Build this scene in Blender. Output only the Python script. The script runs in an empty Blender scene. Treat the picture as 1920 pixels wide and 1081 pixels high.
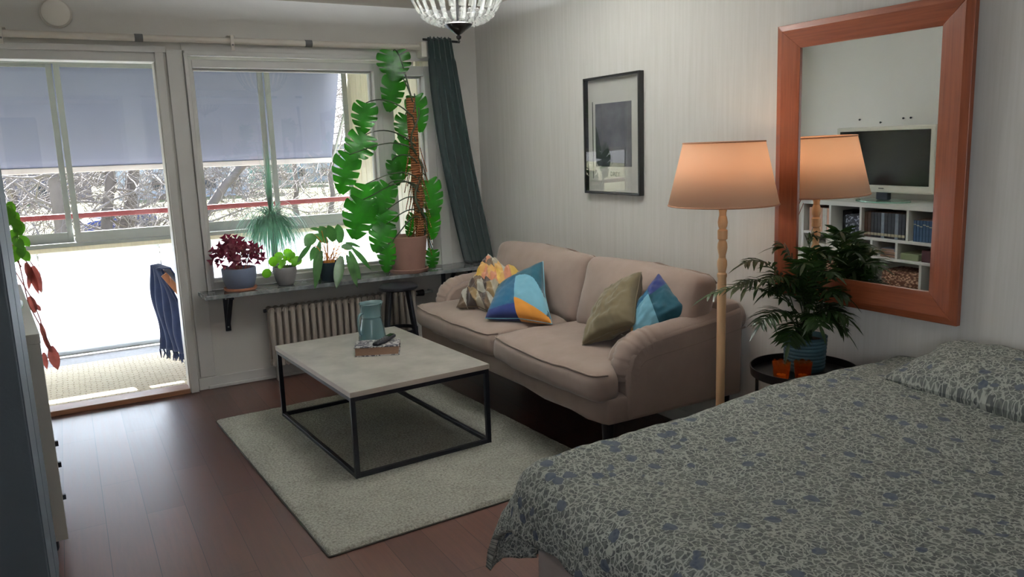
import bpy, math, random
from mathutils import Vector, Matrix, Euler
import mathutils.noise as mnoise
rnd = random.Random(7)
scn = bpy.context.scene
C = scn.collection
# ------------------------------------------------------------------ camera
F_PX, PITCH, ROLL, YAW, CAM_H = 1469.0, .1788, -.0341, .5143, 1.59
_cy, _sy, _cp, _sp = math.cos(YAW), math.sin(YAW), math.cos(PITCH), math.sin(PITCH)
FW = Vector((_sy*_cp, _cy*_cp, -_sp)); _r0 = Vector((_cy, -_sy, 0)); _u0 = _r0.cross(FW)
RT = _r0*math.cos(ROLL) + _u0*math.sin(ROLL); UP = -_r0*math.sin(ROLL) + _u0*math.cos(ROLL)
EYE = Vector((0, 0, CAM_H))
cd = bpy.data.cameras.new('camera'); cam = bpy.data.objects.new('camera', cd); C.objects.link(cam)
cd.sensor_fit = 'HORIZONTAL'; cd.sensor_width = 36.0; cd.lens = 36.0*F_PX/1920.0
cd.clip_start = .02; cd.clip_end = 500
m = Matrix((RT, UP, -FW)).transposed().to_4x4(); m.translation = EYE
cam.matrix_world = m
scn.camera = cam
def ray(u, v): return FW + RT*((u-960)/F_PX) - UP*((v-540.5)/F_PX)
def px(u, v, x=None, y=None, z=None):           # a pixel's point on a real plane of the room
    d = ray(u, v)
    t = x/d.x if x is not None else (y/d.y if y is not None else (z-CAM_H)/d.z)
    return EYE + d*t
# ------------------------------------------------------------------ sky, sun, exposure
scn.view_settings.view_transform = 'Standard'; scn.view_settings.look = 'None'
scn.view_settings.exposure = 0.55; scn.view_settings.gamma = 1.0
scn.view_settings.use_curve_mapping = False
scn.cycles.use_denoising = True
scn.cycles.max_bounces = 12; scn.cycles.diffuse_bounces = 6; scn.cycles.transparent_max_bounces = 24
scn.cycles.sample_clamp_indirect = 8.0
world = bpy.data.worlds.new('world'); scn.world = world; world.use_nodes = True
wn = world.node_tree; wn.nodes.clear()
wo = wn.nodes.new('ShaderNodeOutputWorld'); wb = wn.nodes.new('ShaderNodeBackground')
wt = wn.nodes.new('ShaderNodeTexCoord'); wsx = wn.nodes.new('ShaderNodeSeparateXYZ'); wr = wn.nodes.new('ShaderNodeValToRGB')
wr.color_ramp.elements[0].position = 0.0; wr.color_ramp.elements[0].color = (.92, .95, 1, 1)
wr.color_ramp.elements[1].position = .6; wr.color_ramp.elements[1].color = (.45, .62, .95, 1)
wn.links.new(wt.outputs['Generated'], wsx.inputs[0]); wn.links.new(wsx.outputs['Z'], wr.inputs[0])
wn.links.new(wr.outputs[0], wb.inputs[0]); wb.inputs[1].default_value = 2.6; wn.links.new(wb.outputs[0], wo.inputs[0])
sd = bpy.data.lights.new('sun', 'SUN'); sun = bpy.data.objects.new('sun', sd); C.objects.link(sun)
sd.energy = 56.0; sd.angle = math.radians(.6); sd.color = (1, .98, .96)
sun.rotation_euler = Vector((.16, -.80, -.585)).to_track_quat('-Z', 'Y').to_euler()
# added soft fill thrown up at the ceiling; the chandelier itself is unlit
al = bpy.data.lights.new('ceiling_bounce_fill', 'AREA'); ao = bpy.data.objects.new('ceiling_bounce_fill', al); C.objects.link(ao)
al.shape = 'DISK'; al.size = .40; al.energy = 162.0; al.color = (.89, .955, 1); ao.location = (1.782, 3.6, 2.475); ao.rotation_euler = (math.pi, 0, 0)
# added soft fill behind the camera, set in an invented left-wall window
nl = bpy.data.lights.new('rear_fill_light', 'AREA'); no = bpy.data.objects.new('rear_fill_light', nl); C.objects.link(no)
nl.shape = 'RECTANGLE'; nl.size = 1.5; nl.size_y = 1.2; nl.energy = 9.0; nl.color = (.93, .97, 1); no.location = (-.67, -.9, 1.5); no.rotation_euler = (math.pi/2, 0, -math.pi/2)
# ------------------------------------------------------------------ room numbers
XR, YW, ZC, XL, YB = 2.936, 5.647, 2.625, -.72, -1.9
# ------------------------------------------------------------------ materials
def lin(c):
    c /= 255.0
    return c/12.92 if c <= .04045 else ((c+.055)/1.055)**2.4
def rgb(r, g, b): return (lin(r), lin(g), lin(b), 1)
class NT:
    def __init__(s, name):
        s.m = bpy.data.materials.new(name); s.m.use_nodes = True; s.t = s.m.node_tree
        s.b = s.t.nodes['Principled BSDF']; s.o = s.t.nodes['Material Output']
    def n(s, typ, **kw):
        nd = s.t.nodes.new('ShaderNode'+typ)
        for k, v in kw.items():
            if k[0] == '_': setattr(nd, k[1:], v)
            else:
                key = int(k[1:]) if k[0] == 'i' and k[1:].isdigit() else k
                nd.inputs[key].default_value = v
        return nd
    def l(s, a, b): s.t.links.new(a, b)
    def coord(s, kind='Object', scale=(1, 1, 1), rot=(0, 0, 0)):
        tc = s.n('TexCoord'); mp = s.n('Mapping'); mp.inputs['Scale'].default_value = scale; mp.inputs['Rotation'].default_value = rot
        s.l(tc.outputs[kind], mp.inputs[0]); return mp.outputs[0]
    def ramp(s, fac, stops, interp='LINEAR'):
        r = s.n('ValToRGB'); cr = r.color_ramp; cr.interpolation = interp
        while len(cr.elements) < len(stops): cr.elements.new(.5)
        for e, (p, c) in zip(cr.elements, stops): e.position = p; e.color = c
        s.l(fac, r.inputs[0]); return r.outputs[0]
    def bump(s, h, strength=.3, dist=.01):
        b = s.n('Bump', Strength=strength, Distance=dist); s.l(h, b.inputs['Height']); s.l(b.outputs[0], s.b.inputs['Normal'])
    def set(s, col=None, rough=None, metal=None, spec=None):
        if col is not None: s.b.inputs['Base Color'].default_value = col
        if rough is not None: s.b.inputs['Roughness'].default_value = rough
        if metal is not None: s.b.inputs['Metallic'].default_value = metal
        if spec is not None: s.b.inputs['Specular IOR Level'].default_value = spec
        return s
def fres(t, ior):
    # the same reflectance from either side of a thin sheet
    ge = t.n('NewGeometry'); ma = t.n('Math', _operation='MULTIPLY_ADD', i1=1/ior-ior, i2=ior); t.l(ge.outputs['Backfacing'], ma.inputs[0])
    fr = t.n('Fresnel'); t.l(ma.outputs[0], fr.inputs['IOR']); return fr
def mul(c, k): return (c[0]*k, c[1]*k, c[2]*k, 1)
def noisy(name, col, rough=.6, amt=.12, scale=8, bump=0, bscale=60, stretch=(1, 1, 1), spec=.4, metal=0, dist=.004):
    """a plain material whose colour wanders a little, with an optional fine bump"""
    t = NT(name).set(col, rough, metal, spec)
    co = t.coord('Object', stretch)
    nz = t.n('TexNoise', Scale=scale, Detail=4.0); t.l(co, nz.inputs['Vector'])
    t.l(t.ramp(nz.outputs['Fac'], [(.3, mul(col, 1-amt)), (.7, mul(col, 1+amt))]), t.b.inputs['Base Color'])
    if bump:
        n2 = t.n('TexNoise', Scale=bscale, Detail=3.0); t.l(co, n2.inputs['Vector']); t.bump(n2.outputs['Fac'], bump, dist)
    return t.m
def fabric(name, col, scale=420, amt=.1, rough=.95, bump=.25):
    t = NT(name).set(col, rough, 0, .15); t.b.inputs['Sheen Weight'].default_value = .25
    co = t.coord('Object')
    nz = t.n('TexNoise', Scale=9.0, Detail=5.0); t.l(co, nz.inputs['Vector'])
    t.l(t.ramp(nz.outputs['Fac'], [(.3, mul(col, 1-amt)), (.7, mul(col, 1+amt))]), t.b.inputs['Base Color'])
    n1 = t.n('TexNoise', Scale=7.0, Detail=2.0); t.l(co, n1.inputs['Vector'])
    n2 = t.n('TexNoise', Scale=float(scale), Detail=1.0); t.l(co, n2.inputs['Vector'])
    ad = t.n('Math', _operation='MULTIPLY_ADD', i1=.12); t.l(n2.outputs['Fac'], ad.inputs[0]); t.l(n1.outputs['Fac'], ad.inputs[2])
    t.bump(ad.outputs[0], bump, .02)
    return t.m
def leaf(name, col, trans=.45, rough=.35):
    t = NT(name).set(col, rough, 0, .5)
    co = t.coord('Object'); nz = t.n('TexNoise', Scale=14.0, Detail=3.0); t.l(co, nz.inputs['Vector'])
    c = t.ramp(nz.outputs['Fac'], [(.3, mul(col, .75)), (.7, mul(col, 1.3))]); t.l(c, t.b.inputs['Base Color'])
    tr = t.n('BsdfTranslucent'); hs = t.n('HueSaturation', Value=1.9, Saturation=1.15); t.l(c, hs.inputs['Color']); t.l(hs.outputs[0], tr.inputs['Color'])
    mx = t.n('MixShader', Fac=trans); t.l(t.b.outputs[0], mx.inputs[1]); t.l(tr.outputs[0], mx.inputs[2]); t.l(mx.outputs[0], t.o.inputs[0])
    return t.m
def translucent(name, col, tcol, fac=.5, noise=0):
    t = NT(name).set(col, .9, 0, .1)
    tr = t.n('BsdfTranslucent', Color=tcol); mx = t.n('MixShader', Fac=fac)
    co = t.coord('Object'); nz = t.n('TexNoise', Scale=300.0); t.l(co, nz.inputs['Vector']); t.bump(nz.outputs['Fac'], .03, .001)
    t.l(t.b.outputs[0], mx.inputs[1]); t.l(tr.outputs[0], mx.inputs[2]); t.l(mx.outputs[0], t.o.inputs[0]); return t.m
def thinglass(name, tint=(1, 1, 1, 1), ior=1.5, rough=0.0):
    t = NT(name); t.t.nodes.remove(t.b)
    fr = fres(t, ior); tr = t.n('BsdfTransparent', Color=tint); gl = t.n('BsdfGlossy', Roughness=rough); mx = t.n('MixShader')
    t.l(fr.outputs[0], mx.inputs[0]); t.l(tr.outputs[0], mx.inputs[1]); t.l(gl.outputs[0], mx.inputs[2]); t.l(mx.outputs[0], t.o.inputs[0]); return t.m
M = {}
def wallpaper(name, c1, c2):
    t = NT(name).set(c1, .85, 0, .2)
    co = t.coord('Object', (9, 9, .35)); nz = t.n('TexNoise', Scale=6.0, Detail=6.0, Roughness=.65); t.l(co, nz.inputs['Vector'])
    t.l(t.ramp(nz.outputs['Fac'], [(.35, c2), (.62, c1)]), t.b.inputs['Base Color']); t.bump(nz.outputs['Fac'], .10, .004); return t.m
M['wallpaper'] = wallpaper('wallpaper', rgb(212, 210, 206), rgb(205, 203, 198))
M['wall'] = noisy('wall_paint', rgb(206, 204, 200), .85, .03, 3, .1, 120)
M['wall_white'] = noisy('wall_paint_white', rgb(232, 230, 226), .85, .02, 3, .1, 120)
M['ceiling'] = noisy('ceiling_paint', rgb(222, 216, 206), .9, .03, 3, .15, 90)
M['trim'] = noisy('trim_paint', rgb(202, 201, 199), .45, .03, 5)
M['alu'] = noisy('aluminium', rgb(160, 166, 166), .4, .04, 6)
M['facade'] = noisy('facade_paint', rgb(225, 224, 218), .8, .04, 4)
def planks(name):
    t = NT(name).set(None, .3, 0, .5)
    co = t.coord('Object', (1, 1, 1), (0, 0, math.pi/2))
    br = t.n('TexBrick', Scale=1.0); br.inputs['Brick Width'].default_value = 1.25; br.inputs['Row Height'].default_value = .165
    br.inputs['Mortar Size'].default_value = .0016; br.offset = .37
    br.inputs['Color1'].default_value = rgb(70, 45, 40); br.inputs['Color2'].default_value = rgb(90, 61, 54); br.inputs['Mortar'].default_value = rgb(34, 22, 20)
    t.l(co, br.inputs['Vector'])
    cg = t.coord('Object', (22, 1.3, 1)); gr = t.n('TexNoise', Scale=2.2, Detail=7.0, Roughness=.65); t.l(cg, gr.inputs['Vector'])
    mx = t.n('MixRGB', _blend_type='MULTIPLY', Fac=.75); t.l(br.outputs['Color'], mx.inputs[1])
    t.l(t.ramp(gr.outputs['Fac'], [(.3, (.52, .5, .5, 1)), (.68, (1.12, 1.1, 1.06, 1))]), mx.inputs[2]); t.l(mx.outputs[0], t.b.inputs['Base Color'])
    rr = t.ramp(gr.outputs['Fac'], [(.2, (.27, .27, .27, 1)), (.8, (.4, .4, .4, 1))]); t.l(rr, t.b.inputs['Roughness'])
    ad = t.n('Math', _operation='MULTIPLY_ADD', i1=-.6); t.l(br.outputs['Fac'], ad.inputs[0]); t.l(gr.outputs['Fac'], ad.inputs[2]); t.bump(ad.outputs[0], .12, .003)
    return t.m
M['floor'] = planks('dark_wood_planks')
def woven(name, c1, c2):
    t = NT(name).set(c1, .95, 0, .1); co = t.coord('Object')
    br = t.n('TexBrick', Scale=1.0); br.inputs['Brick Width'].default_value = .07; br.inputs['Row Height'].default_value = .03; br.inputs['Mortar Size'].default_value = .004
    br.inputs['Color1'].default_value = c1; br.inputs['Color2'].default_value = mul(c1, .9); br.inputs['Mortar'].default_value = c2
    nz = t.n('TexNoise', Scale=25.0); t.l(co, nz.inputs['Vector'])
    va = t.n('MixRGB', Fac=.03); t.l(co, va.inputs[1]); t.l(nz.outputs['Color'], va.inputs[2]); t.l(va.outputs[0], br.inputs['Vector'])
    t.l(br.outputs['Color'], t.b.inputs['Base Color']); t.bump(br.outputs['Fac'], -.4, .01); return t.m
M['matting'] = woven('woven_matting', rgb(205, 195, 175), rgb(160, 148, 128))
M['edge_strip'] = noisy('grey_edge', rgb(130, 128, 130), .9, .1, 40)
M['opal'] = translucent('opal_panel', rgb(240, 240, 238), (.86, .92, 1, 1), .6)
M['awning'] = translucent('awning_cloth', rgb(150, 156, 176), (.10, .112, .138, 1), .5)
M['cream_board'] = noisy('cream_boards', rgb(232, 226, 205), .6, .05, 5, .1, 30, (14, 14, .6))
M['pink_rail'] = noisy('red_rail', rgb(112, 48, 52), .5, .08, 5)
M['glass'] = thinglass('window_glass')
M['grass'] = noisy('lawn', rgb(92, 94, 54), .95, .25, .35)
M['road'] = noisy('road_grey', rgb(100, 102, 110), .9, .08, .5)
M['bark'] = noisy('bark', rgb(98, 92, 88), .9, .25, 6, .6, 30, (1, 1, .3))
M['twig'] = noisy('twig_bark', rgb(116, 110, 106), .9, .15, 4)
M['car_blue'] = noisy('blue_car_paint', rgb(16, 44, 110), .25, .05, 3)
M['tyre'] = noisy('tyre_rubber', rgb(30, 30, 32), .8, .1, 9)
M['dark_glass'] = noisy('dark_glazing', rgb(40, 48, 58), .1, .05, 3)
M['house_white'] = noisy('pale_house_wall', rgb(150, 158, 168), .8, .05, .8)
M['house_green'] = noisy('green_house_wall', rgb(84, 126, 118), .8, .05, .8)
M['house_grey'] = noisy('grey_roof', rgb(104, 101, 112), .8, .08, 1)
M['hedge'] = noisy('winter_hedge', rgb(120, 113, 110), .95, .3, 1.5)
M['wood_brown'] = noisy('threshold_wood', rgb(132, 92, 68), .5, .15, 5, .1, 40, (1, 12, 12))
def marble(name):
    t = NT(name).set(None, .04, 0, .7); co = t.coord('Object', (1, 1.6, 1))
    nz = t.n('TexNoise', Scale=7.0, Detail=8.0, Distortion=1.6, Roughness=.6); t.l(co, nz.inputs['Vector'])
    t.l(t.ramp(nz.outputs['Fac'], [(.32, rgb(84, 88, 92)), (.55, rgb(124, 128, 130)), (.72, rgb(168, 170, 168))]), t.b.inputs['Base Color']); return t.m
M['marble'] = marble('grey_marble')
M['bracket'] = noisy('bracket_iron', rgb(38, 42, 54), .5, .1, 10)
M['radiator'] = noisy('radiator_enamel', rgb(166, 157, 148), .4, .05, 8)
M['black_wood'] = noisy('black_stain', rgb(20, 21, 28), .5, .1, 10)
M['curtain'] = fabric('green_black_velvet', rgb(28, 42, 42), 500, .15, .7, .1)
M['rod'] = noisy('rod_white', rgb(206, 200, 192), .4, .03, 6)
M['rod_grey'] = noisy('clip_grey', rgb(96, 96, 98), .5, .1, 20)
M['white_plastic'] = noisy('white_plastic', rgb(226, 222, 214), .35, .02, 6)
M['sofa'] = fabric('taupe_cotton', rgb(141, 124, 115), 600, .07)
M['sofa_pipe'] = fabric('taupe_piping', rgb(128, 111, 101), 600, .06)
M['olive'] = fabric('olive_cotton', rgb(100, 91, 70), 500, .12)
M['blk_metal'] = noisy('black_metal', rgb(26, 28, 36), .4, .1, 12)
def concrete(name):
    t = NT(name).set(None, .42, 0, .45); co = t.coord('Object')
    nz = t.n('TexNoise', Scale=5.0, Detail=8.0, Roughness=.6); t.l(co, nz.inputs['Vector'])
    t.l(t.ramp(nz.outputs['Fac'], [(.3, rgb(140, 136, 129)), (.5, rgb(156, 152, 145)), (.72, rgb(172, 168, 161))]), t.b.inputs['Base Color']); return t.m
M['concrete'] = concrete('concrete_laminate')
M['edge_pale'] = noisy('pale_edging', rgb(188, 178, 168), .5, .05, 10)
def pile(name):
    t = NT(name).set(None, 1, 0, .05); co = t.coord('Object')
    n1 = t.n('TexNoise', Scale=90.0, Detail=4.0, Roughness=.7); t.l(co, n1.inputs['Vector'])
    n2 = t.n('TexNoise', Scale=6.0, Detail=3.0); t.l(co, n2.inputs['Vector'])
    ad = t.n('Math', _operation='MULTIPLY_ADD', i1=.2); t.l(n2.outputs['Fac'], ad.inputs[0]); t.l(n1.outputs['Fac'], ad.inputs[2])
    t.l(t.ramp(ad.outputs[0], [(.42, rgb(122, 121, 112)), (.66, rgb(168, 167, 157)), (.8, rgb(182, 181, 171))]), t.b.inputs['Base Color'])
    t.bump(n1.outputs['Fac'], .9, .012); return t.m
M['rug'] = pile('grey_green_pile')
M['rug_edge'] = noisy('rug_binding', rgb(60, 58, 52), .95, .1, 50)
def jugglass(name):
    t = NT(name); t.t.nodes.remove(t.b)
    fr = fres(t, 1.5); tr = t.n('BsdfTransparent', Color=(.56, .74, .76, 1)); gl = t.n('BsdfGlossy', Roughness=.05)
    df = t.n('BsdfDiffuse', Color=rgb(140, 168, 172)); m1 = t.n('MixShader', Fac=.45); mx = t.n('MixShader')
    t.l(tr.outputs[0], m1.inputs[1]); t.l(df.outputs[0], m1.inputs[2])
    t.l(fr.outputs[0], mx.inputs[0]); t.l(m1.outputs[0], mx.inputs[1]); t.l(gl.outputs[0], mx.inputs[2]); t.l(mx.outputs[0], t.o.inputs[0]); return t.m
M['jug'] = jugglass('teal_pressed_glass')
def blotch(name, c1, c2, scale, thr=.5, c3=None):
    t = NT(name).set(None, .6, 0, .4); co = t.coord('Object')
    nz = t.n('TexNoise', Scale=float(scale), Detail=3.0, Distortion=1.2); t.l(co, nz.inputs['Vector'])
    st = [(thr-.02, c1), (thr+.02, c2)] + ([(thr+.1, c3)] if c3 else [])
    t.l(t.ramp(nz.outputs['Fac'], st), t.b.inputs['Base Color']); return t.m
M['marbled_cover'] = blotch('marbled_cover', rgb(62, 62, 72), rgb(176, 174, 172), 34, .5)
M['paper'] = noisy('book_paper', rgb(140, 112, 94), .9, .1, 60, .3, 200, (1, 1, 14))
M['lamp_wood'] = noisy('beech_wood', rgb(224, 182, 138), .45, .06, 4, 0, 60, (10, 10, .8))
M['shade'] = translucent('lamp_shade_cloth', rgb(240, 218, 198), (.95, .74, .58, 1), .58)
M['shade_trim'] = noisy('shade_binding', rgb(190, 140, 110), .8, .05, 30)
M['brass'] = noisy('brass', rgb(180, 140, 80), .35, .05, 10, metal=.9)
def bulbm():
    t = NT('bulb_glow').set(rgb(255, 220, 170)); t.b.inputs['Emission Color'].default_value = (1, .62, .32, 1); t.b.inputs['Emission Strength'].default_value = 5; return t.m
M['bulb'] = bulbm()
def redwood(name, rot=False):
    t = NT(name).set(None, .32, 0, .5)
    co = t.coord('Object', (1, 26, 1.2) if not rot else (1, 1.2, 26)); nz = t.n('TexNoise', Scale=3.0, Detail=7.0, Roughness=.6); t.l(co, nz.inputs['Vector'])
    t.l(t.ramp(nz.outputs['Fac'], [(.3, rgb(120, 60, 36)), (.7, rgb(148, 80, 50))]), t.b.inputs['Base Color']); return t.m
M['cherry_v'] = redwood('cherry_upright'); M['cherry_h'] = redwood('cherry_rail', True)
def mirrorm():
    t = NT('mirror_silver').set((.93, .95, .935, 1), 0.0, 1.0); return t.m
M['mirror'] = mirrorm()
M['pot_teal'] = noisy('teal_ceramic', rgb(62, 92, 102), .5, .06, 14)
M['pot_terra'] = noisy('dusky_terracotta', rgb(150, 116, 104), .75, .06, 10)
M['pot_orange'] = noisy('orange_terracotta', rgb(168, 112, 86), .8, .06, 10)
M['pot_blue'] = noisy('slate_blue_glaze', rgb(98, 108, 130), .45, .06, 14)
M['pot_grey'] = noisy('grey_stoneware', rgb(128, 126, 128), .6, .06, 14)
M['pot_black'] = noisy('black_green_plastic', rgb(34, 44, 52), .4, .06, 14)
M['soil'] = noisy('soil', rgb(52, 40, 32), 1, .3, 60)
M['leaf_monstera'] = leaf('monstera_leaf', rgb(38, 92, 30), .5)
M['leaf_dark'] = leaf('palm_leaf', rgb(40, 62, 30), .3)
M['leaf_pilea'] = leaf('pilea_leaf', rgb(96, 150, 48), .5)
M['leaf_mid'] = leaf('calathea_leaf', rgb(62, 98, 54), .45)
M['leaf_purple'] = leaf('oxalis_leaf', rgb(92, 24, 42), .4, .6)
M['leaf_vine'] = leaf('vine_leaf', rgb(84, 128, 52), .45)
M['leaf_red'] = leaf('red_leaf', rgb(140, 84, 78), .4)
M['leaf_blue'] = leaf('ponytail_leaf', rgb(92, 128, 108), .45)
M['stem_dark'] = noisy('dark_stem', rgb(42, 52, 34), .6, .15, 20)
M['stem_orange'] = noisy('orange_stem', rgb(206, 136, 62), .6, .12, 20)
M['stem_green'] = noisy('green_stem', rgb(104, 134, 66), .6, .12, 20)
M['stem_red'] = noisy('red_stem', rgb(150, 84, 70), .6, .12, 20)
def coir(name):
    t = NT(name).set(None, 1, 0, .05); co = t.coord('Object')
    wv = t.n('TexWave', Scale=18.0, Distortion=3.0, Detail=3.0); wv.bands_direction = 'Z'; t.l(co, wv.inputs['Vector'])
    t.l(t.ramp(wv.outputs['Fac'], [(.2, rgb(92, 58, 38)), (.8, rgb(150, 98, 66))]), t.b.inputs['Base Color']); t.bump(wv.outputs['Fac'], .6, .01); return t.m
M['coir'] = coir('coir_fibre')
def amber():
    t = NT('amber_glass'); t.t.nodes.remove(t.b)
    fr = fres(t, 1.5); tr = t.n('BsdfTransparent', Color=(1, .70, .36, 1)); gl = t.n('BsdfGlossy', Roughness=.08)
    df = t.n('BsdfTranslucent', Color=rgb(232, 120, 50)); m1 = t.n('MixShader', Fac=.25); mx = t.n('MixShader')
    t.l(tr.outputs[0], m1.inputs[1]); t.l(df.outputs[0], m1.inputs[2])
    t.l(fr.outputs[0], mx.inputs[0]); t.l(m1.outputs[0], mx.inputs[1]); t.l(gl.outputs[0], mx.inputs[2]); t.l(mx.outputs[0], t.o.inputs[0]); return t.m
M['amber'] = amber()
M['wax'] = noisy('candle_wax', rgb(235, 190, 130), .5, .03, 20)
M['bed_base'] = fabric('pale_grey_cover', rgb(158, 146, 140), 500, .05)
def floral(name, s=1.0):
    t = NT(name).set(None, .95, 0, .1); co = t.coord('UV', (s, s, s))
    dn = t.n('TexNoise', Scale=28.0, Detail=2.0); t.l(co, dn.inputs['Vector'])
    sb = t.n('VectorMath', _operation='SUBTRACT'); t.l(dn.outputs['Color'], sb.inputs[0]); sb.inputs[1].default_value = (.5, .5, .5)
    sc = t.n('VectorMath', _operation='SCALE', Scale=.028); t.l(sb.outputs[0], sc.inputs[0])
    ad = t.n('VectorMath', _operation='ADD'); t.l(co, ad.inputs[0]); t.l(sc.outputs[0], ad.inputs[1])
    ve = t.n('TexVoronoi', _feature='DISTANCE_TO_EDGE', Scale=46.0); t.l(ad.outputs[0], ve.inputs['Vector'])
    vf = t.n('TexVoronoi', Scale=13.0); t.l(ad.outputs[0], vf.inputs['Vector'])
    vd = t.n('TexVoronoi', Scale=62.0); t.l(ad.outputs[0], vd.inputs['Vector'])
    nz = t.n('TexNoise', Scale=46.0, Detail=3.0, Distortion=2.2); t.l(co, nz.inputs['Vector'])
    base = t.ramp(vd.outputs['Distance'], [(.1, rgb(74, 78, 78)), (.45, rgb(112, 116, 111)), (.7, rgb(86, 90, 89))])
    m1 = t.n('MixRGB'); t.l(t.ramp(ve.outputs['Distance'], [(.03, (1, 1, 1, 1)), (.09, (0, 0, 0, 1))]), m1.inputs[0]); t.l(base, m1.inputs[1]); m1.inputs[2].default_value = rgb(164, 166, 158)
    m2 = t.n('MixRGB'); t.l(t.ramp(nz.outputs['Fac'], [(.57, (0, 0, 0, 1)), (.6, (1, 1, 1, 1)), (.66, (1, 1, 1, 1)), (.69, (0, 0, 0, 1))]), m2.inputs[0]); t.l(m1.outputs[0], m2.inputs[1]); m2.inputs[2].default_value = rgb(168, 170, 162)
    m3 = t.n('MixRGB'); t.l(t.ramp(vf.outputs['Distance'], [(.23, (1, 1, 1, 1)), (.25, (0, 0, 0, 1))]), m3.inputs[0]); t.l(m2.outputs[0], m3.inputs[1])
    t.l(t.ramp(vd.outputs['Distance'], [(.1, rgb(70, 78, 92)), (.6, rgb(92, 100, 110))]), m3.inputs[2])
    t.l(m3.outputs[0], t.b.inputs['Base Color'])
    wr_ = t.n('TexNoise', Scale=5.0, Detail=3.0, Distortion=.6); t.l(co, wr_.inputs['Vector']); t.bump(wr_.outputs['Fac'], .25, .03)
    return t.m
M['floral'] = floral('grey_floral_cotton')
M['cupboard'] = noisy('slate_cupboard', rgb(88, 100, 112), .6, .05, 5, .15, 90)
M['white_lam'] = noisy('white_laminate', rgb(214, 214, 210), .45, .02, 5)
M['tv_white'] = noisy('tv_ivory', rgb(214, 212, 200), .3, .02, 5)
M['tv_black'] = noisy('tv_screen', rgb(12, 13, 15), .12, .05, 5)
M['tv_glass'] = noisy('green_stand_glass', rgb(140, 176, 160), .1, .03, 5)
M['scarf'] = fabric('navy_wool', rgb(52, 66, 104), 300, .15)
M['chair_wood'] = noisy('orange_wood', rgb(176, 118, 84), .5, .1, 5, 0, 50, (8, 8, 1))
M['black_gloss'] = noisy('black_lacquer', rgb(18, 17, 18), .3, .1, 10)
def crystal():
    t = NT('cut_crystal'); t.t.nodes.remove(t.b)
    fr = fres(t, 1.7); tr = t.n('BsdfTransparent', Color=(.86, .87, .86, 1)); gl = t.n('BsdfGlossy', Roughness=.06)
    df = t.n('BsdfTranslucent', Color=(.42, .42, .41, 1)); m1 = t.n('MixShader', Fac=.22); mx = t.n('MixShader')
    t.l(tr.outputs[0], m1.inputs[1]); t.l(df.outputs[0], m1.inputs[2])
    t.l(fr.outputs[0], mx.inputs[0]); t.l(m1.outputs[0], mx.inputs[1]); t.l(gl.outputs[0], mx.inputs[2]); t.l(mx.outputs[0], t.o.inputs[0]); return t.m
M['crystal'] = crystal()
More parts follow.
